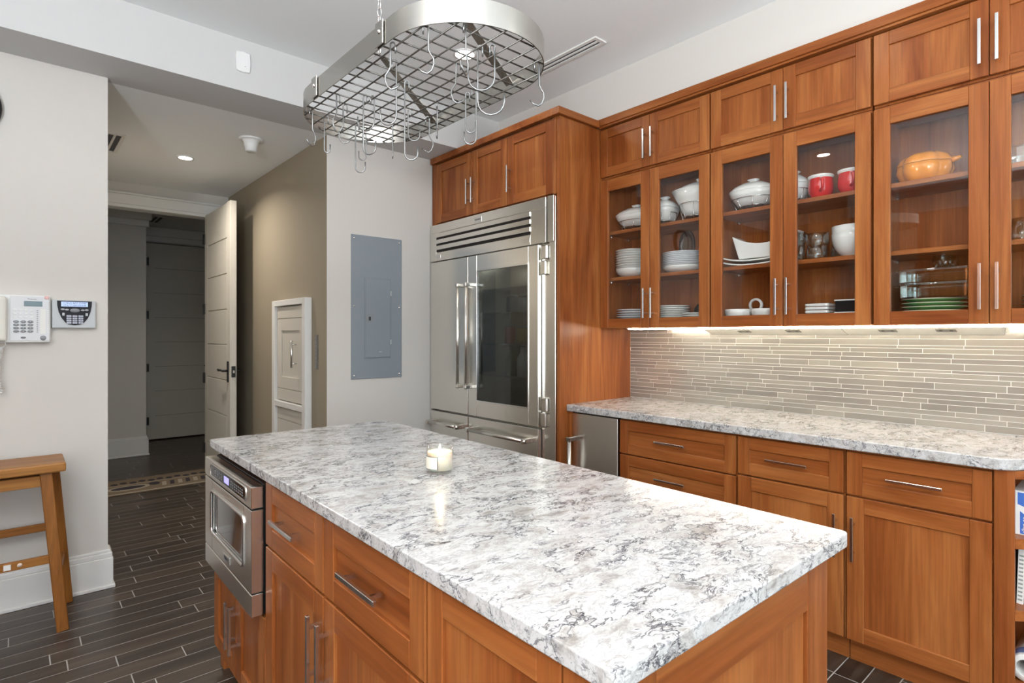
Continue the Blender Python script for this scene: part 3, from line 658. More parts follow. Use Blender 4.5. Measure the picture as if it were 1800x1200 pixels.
bd = build('maker_badge', MB().box(XF-0.002, XF, 3.065, 3.15, 2.115, 2.152, 0.0005), CHROME, gr)
text('badge_lettering', 'SUB-ZERO', 0.014, (XF-0.0024, 3.107, 2.134), FACE_X, INK, bd)
for yy in (2.62, 3.60): build('small_plate', MB().box(XF-0.001, XF, yy-0.035, yy+0.035, 1.912, 1.94), CHROME, gr)
ld = build('freezer_door', MB().box(XF, 2.47, 3.224, 3.705, 0.765, 1.888, 0.003), STEELY, t)
rd = MB()
rd.box(XF, 2.47, 2.505, 2.595, 0.765, 1.888, 0.002).box(XF, 2.47, 3.122, 3.218, 0.765, 1.888, 0.002).box(XF, 2.47, 2.595, 3.122, 1.780, 1.888, 0.002).box(XF, 2.47, 2.595, 3.122, 0.765, 0.872, 0.002)
rdo = build('glass_door', rd, STEELY, t)
build('window_trim', MB().box(XF-0.004, XF+0.01, 2.590, 2.600, 0.868, 1.785, 0.001).box(XF-0.004, XF+0.01, 3.117, 3.127, 0.868, 1.785, 0.001).box(XF-0.004, XF+0.01, 2.6, 3.117, 1.775, 1.785, 0.001).box(XF-0.004, XF+0.01, 2.6, 3.117, 0.868, 0.878, 0.001), CHROME, rdo)
build('glass_pane', MB().box(XF+0.006, XF+0.014, 2.600, 3.117, 0.878, 1.775), FRIDGEG, rdo)
def tube_handle(par, pa, pb, nrm=(-1, 0, 0), out=0.06, r=0.0125):
    pa = Vector(pa); pb = Vector(pb); n = Vector(nrm); mb = MB()
    mb.cyl(pa+n*out, pb+n*out, r, 16)
    d = (pb-pa).normalized()
    for p, s_ in ((pa, 1), (pb, -1)):
        q = p+d*0.016*s_; mb.rbox(q, q+n*(out+0.013), 0.032, 0.026, 0.004, up=d)
    return build('handle', mb, STEELZ, par)
tube_handle(ld, (XF, 3.268, 0.955), (XF, 3.268, 1.70)); tube_handle(rdo, (XF, 3.168, 0.955), (XF, 3.168, 1.70))
d1_ = build('drawer', MB().box(XF, 2.47, 3.224, 3.705, 0.10, 0.752, 0.003), STEELY, t); tube_handle(d1_, (XF, 3.66, 0.675), (XF, 3.27, 0.675))
d2_ = build('drawer', MB().box(XF, 2.47, 2.505, 3.218, 0.10, 0.752, 0.003), STEELY, t); tube_handle(d2_, (XF, 3.165, 0.675), (XF, 2.56, 0.675))
for z0, z1 in ((1.70, 1.88), (0.77, 0.95)):
    zm = (z0+z1)/2
    build('door_hinge', MB().box(XF-0.002, 2.45, 2.440, 2.485, z0, zm-0.004, 0.006).box(XF-0.002, 2.45, 2.430, 2.478, zm+0.004, z1, 0.006), STEELZ, t)
# shelves and food inside, dim behind the dark glass
for z in (1.05, 1.27, 1.49, 1.66):
    build('shelf', MB().box(2.55, 3.08, 2.40, 3.19, z-0.012, z, 0.001), GLASSW, t)
foods = [(2.88, 0, 'white milk bottle with a dark cap inside the refrigerator glass', 'bottle', (0.75, 0.75, 0.72), 0.045, 0.2, 1.27-0.22), (3.01, 0, 'green bottle on a lower shelf behind the refrigerator glass', 'bottle', (0.06, 0.12, 0.05), 0.035, 0.19, 1.05), (2.87, 0, 'yellow jar on the middle shelf behind the refrigerator glass', 'jar', (0.55, 0.4, 0.08), 0.045, 0.12, 1.27), (3.02, 0, 'red jar on the middle shelf behind the refrigerator glass', 'jar', (0.35, 0.05, 0.03), 0.04, 0.13, 1.27), (2.86, 0, 'white tub on the upper shelf behind the refrigerator glass', 'jar', (0.6, 0.6, 0.58), 0.05, 0.11, 1.49), (3.0, 0, 'blue-grey jar on the upper shelf behind the refrigerator glass', 'jar', (0.12, 0.16, 0.2), 0.04, 0.12, 1.49)]
for y, _, lab, cat, col, r, h, z in foods:
    ft = thing('food_'+cat, lab, cat, (2.64, y, z), 'food behind the refrigerator glass')
    if cat == 'bottle': pr = [(0, 0), (r, 0), (r, h*0.6), (r*0.45, h*0.82), (r*0.45, h)]
    else: pr = [(0, 0), (r, 0), (r*1.03, h*0.5), (r, h*0.85), (r*0.9, h*0.9)]
    build('container', MB().lathe(pr, (2.64, y, z), 20), plain('food_'+lab.split()[0], col, 0.35), ft)
    build('cap', MB().cyl((2.64, y, z+pr[-1][1]), (2.64, y, z+pr[-1][1]+0.016), pr[-1][0]*1.1, 20), GREYP, ft)
area('refrigerator_interior_light', (2.78, 2.84, 1.878), (0, 0, 0), 0.3, 0.25, 0.9, (1.0, 0.95, 0.85))
# surround: side panel, cabinet above
single('refrigerator_side_panel', MB().box(2.445, 3.139, 2.3462, 2.3705, 0, 2.644, 0.001), W3, 'tall cherry side panel between refrigerator and counter', 'panel', (2.79, 2.36, 0))
t = thing('refrigerator_top_cabinet', 'three-door cherry cabinet above the refrigerator', 'wall cabinet', (2.78, 3.03, 2.176))
XC = 2.44
build('carcass', MB().box(XC+0.021, 3.139, 2.372, 3.690, 2.176, 2.644, 0.001), W3, t)
build('end_stile', MB().box(XC, XC+0.021, 2.372, 2.396, 2.180, 2.644, 0.001).box(XC, XC+0.021, 3.652, 3.708, 2.176, 2.644, 0.001), W3, t)
for a, b, hy in ((3.209, 3.650, 3.236), (2.826, 3.203, 3.177), (2.399, 2.820, 2.793)):
    d = build('door', front(a, b, 2.187, 2.637, XC, 0.062), W3, t); pull('handle', d, XC, hy, 2.352, 0.178, True)
cm = MB().prism([(2.415, 2.325), (2.415, 3.70), (2.46, 3.70), (2.46, 2.371), (2.787, 2.371), (2.787, 2.325)], 2.646, 2.689, 2, 0.002)
single('crown_molding', cm, W3, 'cherry crown rail around the top of the refrigerator surround', 'molding', (2.6, 2.6, 2.646))

# ---- base cabinets along the right wall
XB = 2.53; CT = 0.914
def counter_outline(x0):
    return [(x0, 2.345), (3.139, 2.345), (3.139, -0.20), (3.0, -0.20), (2.60, 0.262), (2.565, 0.292), (2.53, 0.316), (x0+0.004, 0.345), (x0, 0.375)]
single('countertop', MB().prism(counter_outline(2.503), 0.874, CT, bev=0.004, seg=2), QUARTZ, 'white and grey veined quartz counter along the tiled right wall', 'countertop', (2.8, 1.1, 0.874))
t = thing('undercounter_refrigerator', 'small stainless undercounter refrigerator beside the big refrigerator panel', 'refrigerator', (2.82, 2.14, 0))
build('body', MB().box(2.57, 3.12, 1.985, 2.32, 0.0, 0.868, 0.001), DARK, t)
do = build('door', MB().box(XB-0.005, 2.565, 1.978, 2.315, 0.11, 0.866, 0.003), STEELY, t)
build('handle', MB().cyl((XB-0.062, 2.292, 0.20), (XB-0.062, 2.292, 0.725), 0.012, 16).rbox((XB-0.005, 2.292, 0.715), (XB-0.075, 2.292, 0.715), 0.032, 0.026, 0.004).rbox((XB-0.005, 2.292, 0.21), (XB-0.075, 2.292, 0.21), 0.032, 0.026, 0.004), STEELB, do)
build('toe_kick', MB().box(2.56, 2.5695, 1.985, 2.31, 0.0, 0.10), DARK, t)
single('filler_strip', MB().box(XB, XB+0.03, 2.322, 2.3455, 0.0, 0.868, 0.001), W3, 'narrow cherry filler strip beside the undercounter refrigerator', 'panel', (2.545, 2.334, 0))
def base(name, ya, yb, lab, org):
    t = thing(name, lab, 'base cabinet', org, 'base cabinets under the counter')
    build('carcass', MB().box(XB+0.021, 3.12, ya, yb, 0.10, 0.872, 0.001), W3, t)
    build('toe_kick', MB().box(2.59, 2.61, ya, yb, 0, 0.10), W3[1], t)
    return t
t = base('drawer_cabinet', 1.290, 1.970, 'cherry base cabinet with a stack of drawers, beside undercounter refrigerator', (2.82, 1.63, 0))
for za, zb in ((0.679, 0.862), (0.40, 0.672), (0.11, 0.393)):
    d = build('drawer', front(1.294, 1.966, za, zb, XB, 0.055 if zb > 0.8 else 0.058, True), W3, t); pull('handle', d, XB, 1.635, za+0.095 if zb > 0.8 else zb-0.092, 0.176, False)
t = base('base_cabinet', 0.832, 1.286, 'cherry base cabinet with one drawer and a door handled on its right', (2.82, 1.06, 0))
d = build('drawer', front(0.836, 1.282, 0.690, 0.862, XB, 0.055, True), W3, t); pull('handle', d, XB, 1.055, 0.776, 0.176, False)
d = build('door', front(0.836, 1.282, 0.105, 0.682, XB, 0.062), W3, t); pull('handle', d, XB, 0.862, 0.518, 0.176, True)
t = base('base_cabinet', 0.366, 0.828, 'cherry base cabinet with one drawer and a door handled on its left', (2.82, 0.6, 0))
d = build('drawer', front(0.370, 0.824, 0.690, 0.862, XB, 0.055, True), W3, t); pull('handle', d, XB, 0.592, 0.776, 0.176, False)
d = build('door', front(0.370, 0.824, 0.105, 0.682, XB, 0.062), W3, t); pull('handle', d, XB, 0.797, 0.518, 0.176, True)
# angled open shelves at the counter's end
t = thing('open_end_shelf', 'angled cherry open shelf unit closing the counter end', 'shelf unit', (2.9, 0.1, 0))
build('front_stile', MB().prism([(XB, 0.364), (XB, 0.330), (2.548, 0.313), (2.565, 0.3135), (2.565, 0.364)], 0.10, 0.872), W3, t)
build('back_panel', MB().box(2.565, 3.12, 0.346, 0.364, 0.10, 0.872).box(3.10, 3.12, -0.15, 0.346, 0.10, 0.872), W3, t)
def tri(z0, z1, inset): return MB().prism([(2.548+inset, 0.313), (2.95+inset, -0.15), (3.10, -0.15), (3.10, 0.346), (2.566+inset, 0.346)], z0, z1, 1, 0.001)
build('top_rail', tri(0.842, 0.872, 0.004), W3, t)
for z in (0.142, 0.395, 0.640): build('shelf', tri(z-0.036, z, 0.008), W3, t)
build('toe_kick', MB().prism([(2.60, 0.30), (3.0, -0.13), (3.1, -0.13), (3.1, 0.34), (2.60, 0.34)], 0, 0.10), W3, t)
# what stands on them
dirv = Vector((0.7506, -0.6608, 0)); inn = Vector((0.6608, 0.7506, 0))
def shelf_M(s, depth, z): return Matrix(((0, 1, 0, 2.60+depth), (-1, 0, 0, 0.338-s*1.5), (0, 0, 1, z), (0, 0, 0, 1)))
M = shelf_M(0.008, 0.02, 0.6405)
t = thing('bag_box', 'blue, white and orange carton of bags on the top open end shelf', 'box', M.translation)
BLUE = plain('carton_blue', (0.05, 0.15, 0.5), 0.45); ORANGE = plain('carton_orange', (0.75, 0.25, 0.03), 0.45)
build('carton', MB(M).box(0, 0.10, 0, 0.22, 0, 0.152, 0.001), PAPER, t)
build('blue_print', MB(M).prism([(0.018, 0.004), (0.044, 0.004), (0.044, 0.06), (0.018, 0.082)], 0, 0.0006, M=Matrix(((1,0,0,0),(0,0,-1,0),(0,1,0,0),(0,0,0,1)))).prism([(0.012, 0.105), (0.04, 0.094), (0.04, 0.146), (0.012, 0.146)], 0, 0.0006, M=Matrix(((1,0,0,0),(0,0,-1,0),(0,1,0,0),(0,0,0,1)))), BLUE, t)
build('orange_print', MB(M).prism([(0.042, 0.076), (0.09, 0.056), (0.09, 0.146), (0.042, 0.146)], 0, 0.0006, M=Matrix(((1,0,0,0),(0,0,-1,0),(0,1,0,0),(0,0,0,1)))), ORANGE, t)
yaw = math.atan2(dirv.y, dirv.x)
def carton_text(body, size, x, z, m):
    o = text('carton_lettering', body, size, M @ Vector((x, -0.0012, z)), (0, 0, 0), m, t); o.rotation_euler = (Matrix.Rotation(-PI/2, 3, 'Z') @ Matrix.Rotation(PI/2, 3, 'X') @ Matrix.Rotation(-PI/2, 3, 'Z')).to_euler()
carton_text('55 Bags', 0.018, 0.032, 0.036, PAPER); carton_text('21', 0.02, 0.052, 0.124, PAPER)
def book(lab, s, dep, w_, h, lean, m, pat=None):
    Mb = shelf_M(s, dep, 0.3955) @ Matrix.Rotation(lean, 4, 'Y')
    b = thing('book', lab, 'book', Mb.translation, 'books on the middle end shelf')
    w_ *= 1.5
    build('cover', MB(Mb).box(0, w_, 0, 0.16, 0, h, 0.0008), m, b)
    build('pages', MB(Mb).box(0.002, w_-0.002, 0.004, 0.163, 0.003, h-0.003), PAPER, b)
    if pat:
        pm_ = MB(Mb)
        for k in range(12): pm_.box(0.003, w_-0.003, -0.0006, 0, 0.012+k*0.014, 0.018+k*0.014)
        build('spine_pattern', pm_, pat, b)
book('thin dark book against the stile on the middle end shelf', 0.004, 0.035, 0.006, 0.17, 0.0, plain('book_brown', (0.12, 0.07, 0.04), 0.6))
book('white book with a grey lace-like patterned spine on the middle end shelf', 0.0125, 0.032, 0.012, 0.198, 0.03, PAPER, plain('lace_grey', (0.3, 0.33, 0.3), 0.6))
book('black book right of the lace-pattern spine on the middle end shelf', 0.032, 0.04, 0.009, 0.195, 0.03, plain('book_black', (0.02, 0.02, 0.02), 0.5))
book('plain white book leaning at the right edge of the middle end shelf', 0.043, 0.035, 0.02, 0.19, 0.05, plain('book_white', (0.62, 0.62, 0.64), 0.5))
Mr = shelf_M(0.034, 0.0, 0.142+0.048)
t = thing('paper_roll', 'rolled white and blue sheet lying on the bottom end shelf', 'roll', (Mr.translation.x, Mr.translation.y, 0.142))
build('roll', MB(Mr @ Matrix.Rotation(-PI/2, 4, 'X')).lathe([(0.030, 0), (0.046, 0), (0.047, 0.004), (0.047, 0.25), (0.030, 0.25), (0.030, 0)], n=28), PAPER, t)
build('blue_edge', MB(Mr @ Matrix.Rotation(-PI/2, 4, 'X')).lathe([(0.0472, 0.02), (0.0476, 0.022), (0.0476, 0.07), (0.0472, 0.072)], n=28), plain('sheet_blue', (0.12, 0.18, 0.38), 0.5), t)

# ---- tiled backsplash: strips of random length in rows of mixed height
rb = random.Random(11); bx = [(3.133, 3.1395, -0.2, 2.3455, CT+0.001, 1.374, 1)]; z = CT+0.003
while z < 1.37:
    h = rb.choice((0.014, 0.022, 0.022, 0.03, 0.03)); h = min(h, 1.373-z); yy = 2.345+rb.random()*0.1
    if h < 0.006: break
    while yy > -0.2:
        L = rb.choice((0.10, 0.15, 0.20, 0.25, 0.30)); a = min(yy, 2.345); b = max(yy-L, -0.2)
        if a-b > 0.01: bx.append((3.1322, 3.1335, b+0.001, a-0.001, z, z+h-0.0019, 0))
        yy -= L
    z += h
fb = MB(); fb.quads(bx); structure('wall_backsplash', fb, [TILE, TGROUT])
# ---- under-cabinet lighting and outlet strips
t = thing('led_strip_light', 'long lit strip light under the glass-front cabinets', 'light', (2.88, 1.1, 1.374))
build('channel', MB().box(2.872, 2.888, 0.05, 2.18, 1.3705, 1.3745), PLASTIC, t)
build('diffuser', MB().cyl((2.880, 0.055, 1.3692), (2.880, 2.17, 1.3692), 0.0048, 12), LEDM, t)

t = thing('led_strip_light', 'short lit strip on the refrigerator side panel under the corner cabinet', 'light', (2.6, 2.33, 1.374)) if False else None
area('led_end', (2.62, 2.31, 1.363), (0, 0, 0), 0.30, 0.012, 1.6, LEDC) if False else None
for ya, yb, lab, outs in ((1.012, 1.74, 'left white angled outlet strip under the wall cabinets', (1.51, 1.245)), (0.415, 1.006, 'right white angled outlet strip under the wall cabinets', (0.82, 0.60))):
    t = thing('outlet_strip', lab, 'outlet strip', (3.06, (ya+yb)/2, 1.334), 'outlet strips under the cabinets')
    build('housing', MB().prism([(2.985, 1.3735), (3.128, 1.3735), (3.128, 1.336), (3.118, 1.333)], 0, yb-ya, bev=0.001, M=Matrix(((1,0,0,0),(0,0,1,ya),(0,1,0,0),(0,0,0,1)))), CREAM, t)
    sl_ = Vector((3.118-2.985, 0, 1.333-1.3735)).normalized()
    for yo in outs:
        p = Vector((3.05, yo, 1.3537)); nn = Vector((sl_.z, 0, -sl_.x)) ; q = p+nn*0.0012
        o_ = build('outlet', MB().rbox(q-sl_*0.018, q+sl_*0.018, 0.072, 0.003, 0.0005, up=nn), plain('outlet_grey', (0.2, 0.185, 0.16), 0.4) if 'outlet_grey' not in bpy.data.materials else bpy.data.materials['outlet_grey'], t)
        so = MB()
        for dy in (-0.019, 0.019):
            for e in (-0.006, 0.006): so.rbox(q+nn*0.0018+Vector((0, dy, 0))+sl_*(e-0.003), q+nn*0.0018+Vector((0, dy, 0))+sl_*(e+0.003), 0.012, 0.0008, 0, up=nn)
        build('socket_slot', so, DARK, o_)

# ------------------------------------------------------------------ island (turned a touch against the room; island-local coordinates)
FX = -0.374
t = thing('island_cabinet', 'cherry kitchen island cabinet with drawers and paneled end', 'kitchen island', (0, 0, 0), isl=True)
c = MB(); c.box(FX+0.021, 0.352, -0.98, 0.378, 0.09, 0.883, 0.001).box(FX+0.021, 0.352, 0.378, 1.022, 0.09, 0.43, 0.001).box(0.10, 0.352, 0.378, 1.022, 0.43, 0.883, 0.001).box(FX+0.021, 0.10, 1.003, 1.022, 0.43, 0.883, 0.001).box(FX+0.021, 0.10, 0.378, 1.003, 0.862, 0.883, 0.001)
build('carcass', c, W3, t)
build('toe_kick', MB().box(-0.30, 0.30, -0.94, 0.97, 0, 0.09), W3, t)
build('foot', MB().box(-0.352, -0.30, 0.972, 1.02, 0, 0.09, 0.002), W3, t)
build('foot', MB().box(0.30, 0.35, 0.972, 1.02, 0, 0.09, 0.002), W3, t)
for a, b, hy in ((-0.082, 0.374, 0.149), (-0.568, -0.088, -0.328)):
    d = build('drawer', front(a, b, 0.676, 0.872, FX, 0.058, True), W3, t); pull('handle', d, FX, hy, 0.783, 0.19, False, 0.012)
for a, b, hy in ((-0.082, 0.374, -0.054), (-0.568, -0.088, -0.115)):
    d = build('door', front(a, b, 0.092, 0.668, FX, 0.062), W3, t); pull('handle', d, FX, hy, 0.53, 0.18, True)
for a, b, hy in ((0.712, 1.022, 0.737), (0.382, 0.708, 0.684)):
    d = build('door', front(a, b, 0.092, 0.432, FX, 0.058), W3, t); pull('handle', d, FX, hy, 0.285, 0.17, True)
build('side_panel', front(-0.925, -0.576, 0.092, 0.872, FX, 0.05), W3, t)
build('corner_post', MB().box(FX, FX+0.0205, -0.999, -0.929, 0.092, 0.872, 0.0018), W3, t)
Me = Matrix.Rotation(PI/2, 4, 'Z')          # front() turned so that it faces the island's near end
build('end_panel', MB(Me), W3, t) if False else None
ep = MB(Me); ep = front(-0.365, 0.352, 0.092, 0.872, -1.0, 0.10, False, 0.02, ep)
build('end_panel', ep, [WZ, WX, WY], t)
build('back_panel', MB().box(0.352, 0.366, -0.98, 1.022, 0.09, 0.872, 0.001), W3, t)
t2 = thing('island_countertop', 'white and grey veined quartz slab topping the kitchen island', 'countertop', (0, 0, 0.884), isl=True)
def rrect(a, b, r, n=5):
    out = []
    for cx, cy, s0 in ((a-r, b-r, 0), (-a+r, b-r, PI/2), (-a+r, -b+r, PI), (a-r, -b+r, 1.5*PI)):
        for k in range(n+1): out.append((cx+r*math.cos(s0+k*PI/2/n), cy+r*math.sin(s0+k*PI/2/n)))
    return out
build('slab', MB().prism(rrect(0.39, 1.035, 0.016), 0.884, CT, bev=0.0025, seg=2), QUARTZ, t2)
# microwave drawer
t = thing('microwave_drawer', 'stainless drawer microwave built into the island side', 'microwave', (-0.38, 0.69, 0.44), isl=True)
MX = -0.412
build('body', MB().box(-0.372, 0.09, 0.40, 0.99, 0.445, 0.858, 0.001), DARK, t)
cpn = build('control_panel', MB().box(MX, -0.374, 0.392, 0.996, 0.786, 0.855, 0.002), STEELY, t)
build('control_glass', MB().prism(rrect(0.225, 0.019, 0.012), 0, 0.002, M=Matrix(((0,0,-1,MX),(1,0,0,0.675),(0,1,0,0.822),(0,0,0,1)))), BLACKG, cpn)
build('control_rim', MB().tube([(MX-0.001, 0.675+p[0], 0.822+p[1]) for p in rrect(0.229, 0.022, 0.014)], 0.0025, 6, True), CHROME, cpn)
build('display', MB().box(MX-0.003, MX-0.002, 0.645, 0.705, 0.811, 0.834), LCDV, cpn)
bt = MB()
for r in range(3):
    for k in range(7): bt.box(MX-0.003, MX-0.002, 0.475+k*0.022, 0.487+k*0.022, 0.810+r*0.009, 0.8145+r*0.009)
    for k in range(5): bt.box(MX-0.003, MX-0.002, 0.735+k*0.026, 0.749+k*0.026, 0.810+r*0.009, 0.8145+r*0.009)
build('touch_keys', bt, plain('touch_print', (0.16, 0.16, 0.165), 0.4), cpn)
def rr_frame(mb, y0, y1, z0, z1, hole, x0, x1):
    hy0, hy1, hz0, hz1 = hole
    mb.box(x0, x1, y0, hy0, z0, z1, 0.0015).box(x0, x1, hy1, y1, z0, z1, 0.0015).box(x0, x1, hy0, hy1, z0, hz0, 0.0015).box(x0, x1, hy0, hy1, hz1, z1, 0.0015); return mb
dw = build('drawer_front', rr_frame(MB(), 0.392, 0.996, 0.520, 0.781, (0.472, 0.888, 0.588, 0.742), MX, -0.374), STEELY, t)
build('window_rim', MB().tube([(MX-0.001, 0.680+p[0], 0.665+p[1]) for p in rrect(0.212, 0.081, 0.02)], 0.006, 8, True), CHROME, dw)
build('window', MB().box(MX+0.006, MX+0.010, 0.472, 0.888, 0.588, 0.742), plain('oven_window', (0.03, 0.03, 0.03), 0.03, spec=0.9, coat=1.0), dw)
build('lower_trim', MB().box(MX, -0.374, 0.392, 0.996, 0.446, 0.516, 0.002), STEELY, t)
bd = build('maker_badge', MB().box(MX-0.004, MX, 0.635, 0.715, 0.536, 0.562, 0.001), CHROME, dw)
text('badge_lettering', 'VIKING', 0.015, (MX-0.0045, 0.675, 0.549), FACE_X, INK, bd)
# candle
cx, cy = 0.977, 1.444
t = thing('candle', 'lit cream candle in a clear glass jar on the island', 'candle', (cx, cy, CT+0.0005))
zc = CT+0.0005; R = 0.041
build('glass_jar', MB().lathe([(0, 0), (R-0.003, 0), (R, 0.003), (R, 0.081), (R-0.002, 0.082), (R-0.003, 0.081), (R-0.003, 0.010), (0, 0.009)], (cx, cy, zc), 40), JAR, t)
wx_ = build('wax', MB().lathe([(0, 0.0095), (R-0.0035, 0.0105), (R-0.0035, 0.064), (R-0.008, 0.062), (0, 0.061)], (cx, cy, zc), 36), WAX, t)
build('wick', MB().cyl((cx, cy, zc+0.061), (cx, cy, zc+0.069), 0.001, 6), INK, wx_)
build('flame', MB().lathe([(0, 0.0), (0.0035, 0.005), (0.003, 0.011), (0, 0.02)], (cx, cy, zc+0.066), 12), FLAME, t)
la = MB(); aa = math.atan2(-0.25, -1.0)
def arc(r, a0, a1, z0, z1, n=10):
    for k in range(n):
        p, q = a0+(a1-a0)*k/n, a0+(a1-a0)*(k+1)/n
        P_ = [(cx+r*math.cos(p), cy+r*math.sin(p)), (cx+r*math.cos(q), cy+r*math.sin(q)), (cx+(r-0.0006)*math.cos(q), cy+(r-0.0006)*math.sin(q)), (cx+(r-0.0006)*math.cos(p), cy+(r-0.0006)*math.sin(p))]
        la.prism(P_, z0, z1, mi=la_mi)
c0 = math.radians(150); la_mi = 0; arc(R+0.0009, c0, c0+1.35, zc+0.016, zc+0.052)
la_mi = 1; arc(R+0.0012, c0, c0+1.35, zc+0.052, zc+0.0532); arc(R+0.0012, c0, c0+1.35, zc+0.0148, zc+0.016); arc(R+0.0012, c0+1.31, c0+1.35, zc+0.016, zc+0.052, 2)
build('jar_sticker', la, [plain('sticker_cream', (0.78, 0.74, 0.62), 0.6), INK], t)
fl = bpy.data.lights.new('candle_flame', 'POINT'); fl.energy = 0.25; fl.color = (1, 0.75, 0.4); fl.shadow_soft_size = 0.004
fo = bpy.data.objects.new('candle_flame', fl); C.objects.link(fo); fo.location = (cx, cy, zc+0.1)

# ------------------------------------------------------------------ crockery behind the glass doors
Z1, Z2, Z3 = UB+0.0305, 1.6975, 1.9905
def plate_mb(r, d=0.018, mi=0):
    return MB().lathe([(0, 0), (r*0.62, 0), (r*0.66, 0.002), (r*0.98, d-0.002), (r, d), (r*0.985, d+0.0015), (r*0.66, 0.006), (0, 0.004)], n=36)
def plate_stack(x, y, z, r, n, pitch, m, lab_top, lab, group, d=0.018, name='plate', sx=None):
    p = single(name, MB().lathe([(0, 0), (r*0.62, 0), (r*0.66, 0.002), (r*0.76, d*0.6), (r*0.98, d-0.001), (r, d+0.0005), (r*0.985, d+0.003), (r*0.75, d*0.6+0.004), (r*0.66, 0.006), (0, 0.004)], (x, y, z), 40), m, lab, 'plate', (x, y, z), group)
    for k in range(1, n): dup(p, (x, y, z+k*pitch), lab_top if k == n-1 else lab)
def bowl(x, y, z, r, h, m, lab, group=None, foot=0.5, name='bowl', sx=1, sy=1, zf=None, sq=1.0, mi=None):
    pr = [(0, 0), (r*foot, 0), (r*foot*1.02, 0.004)]
    for k in range(1, 7): a = k/6; pr.append((r*(foot+(1-foot)*math.sin(a*PI/2)), 0.004+(h-0.004)*(a**1.5)))
    pr += [(r*0.975, h), ] + [(r*(foot+(0.96-foot)*math.sin(k/6*PI/2)), 0.010+(h-0.010)*((k/6)**1.5)) for k in range(5, -1, -1)] + [(0, 0.009)]
    return single(name, MB().lathe(pr, (x, y, z), 40, sx, sy, zf=zf, sq=sq), m, lab, 'bowl', (x, y, z), group)
def wire_rack(x, y, z, rx, ry, h, lab):
    t = thing('wire_rack', lab, 'rack', (x, y, z), 'wire serving racks')
    e = lambda k_, f, zz, n=28: [(x+rx*f*math.cos(2*PI*k/n), y+ry*f*math.sin(2*PI*k/n), zz) for k in range(n)]
    build('ring', MB().tube(e(0, 1.0, z+h), 0.0022, 6, True).tube(e(0, 0.72, z+0.026), 0.002, 6, True), CHROME, t)
    lg = MB()
    for k in range(8):
        a = 2*PI*k/8+0.3; ca, sa = math.cos(a), math.sin(a)
        lg.tube([(x+rx*ca, y+ry*sa, z+h), (x+rx*0.80*ca, y+ry*0.80*sa, z+0.03), (x+rx*0.72*ca, y+ry*0.72*sa, z+0.002)], 0.0019, 6)
    for k in range(-2, 3): lg.tube([(x-rx*0.66, y+ry*0.16*k*1.6, z+0.026), (x+rx*0.66, y+ry*0.16*k*1.6, z+0.026)], 0.0016, 6)
    build('wires', lg, CHROME, t)
def casserole(x, y, z, rx, ry, h, lab, sq=0.8, knob=True, lid=0.5):
    t = thing('covered_dish', lab, 'dish', (x, y, z), 'covered white serving dishes')
    s = max(rx, ry); sx, sy = rx/s, ry/s; hb = h*0.55
    build('dish_body', MB().lathe([(0, 0), (s*0.6, 0), (s*0.78, hb*0.35), (s*0.92, hb*0.7), (s, hb), (s*0.95, hb), (s*0.6, 0.01), (0, 0.01)], (x, y, z), 40, sx, sy, sq=sq), CERAMIC, t)
    l = build('lid', MB().lathe([(s*0.99, hb+0.001), (s*1.0, hb+0.005), (s*0.8, hb+h*0.2), (s*0.5, hb+h*0.34), (s*0.25, hb+h*0.38), (0, hb+h*0.38)], (x, y, z), 40, sx, sy, sq=sq), CERAMIC, t)
    if knob: build('knob', MB().lathe([(0.012, hb+h*0.375), (0.012, hb+h*0.40), (0.026, hb+h*0.47), (0.027, hb+h*0.5), (0, hb+h*0.5)], (x, y, z), 20, 0.9, 1.1, sq=0.6), CERAMIC, l)
# cabinet next to the refrigerator
wire_rack(2.97, 2.175, Z3, 0.092, 0.128, 0.062, 'wire rack under the oval covered dish, cabinet next to refrigerator')
casserole(2.97, 2.175, Z3+0.029, 0.10, 0.138, 0.128, 'oval white covered dish on a wire rack in the cabinet next to refrigerator')
wire_rack(2.97, 1.965, Z3, 0.076, 0.07, 0.075, 'wire rack under the square covered dish, cabinet next to refrigerator')
casserole(2.97, 1.965, Z3+0.029, 0.085, 0.073, 0.14, 'square white covered dish between the oval dish and the pouring-lip dish', sq=0.55)
wire_rack(2.965, 1.755, Z3, 0.082, 0.10, 0.10, 'wire rack under the wide-lipped dish, cabinet next to refrigerator')
t = thing('lipped_dish', 'white dish with a wide pouring lip on a wire rack', 'dish', (2.965, 1.755, Z3+0.029))
s = 0.15
build('dish_body', MB().lathe([(0, 0), (0.06, 0), (0.085, 0.03), (0.10, 0.07), (0.118, 0.10), (s, 0.155), (s*0.96, 0.155), (0.11, 0.10), (0.05, 0.01), (0, 0.01)], (2.965, 1.755, Z3+0.029), 40, 0.66, 1.0), CERAMIC, t)
ld_ = build('lid', MB().lathe([(0.125, 0.153), (0.1, 0.175), (0.05, 0.19), (0, 0.192)], (2.965, 1.755, Z3+0.029), 32, 0.6, 0.9), CERAMIC, t)
build('knob', MB().lathe([(0.008, 0.19), (0.008, 0.2), (0.014, 0.21), (0, 0.218)], (2.965, 1.74, Z3+0.029), 16), CERAMIC, ld_)
t = bowl(2.97, 2.20, Z2, 0.112, 0.055, CERAMIC, 'deep white bowl at the bottom of the left middle-shelf stack', 'bowls and plates at left of the middle shelf', 0.62)
plate_stack(2.97, 2.20, Z2+0.038, 0.113, 8, 0.0155, CERAMIC, 'topmost white plate of the left middle-shelf stack by the refrigerator panel', 'white plate within the left middle-shelf stack by the refrigerator panel', 'bowls and plates at left of the middle shelf', 0.022)
t = bowl(2.98, 1.845, Z2, 0.12, 0.04, CERAMIC, 'white bowl at the bottom of the large dinner-plate stack', 'large plates at right of the middle shelf', 0.65)
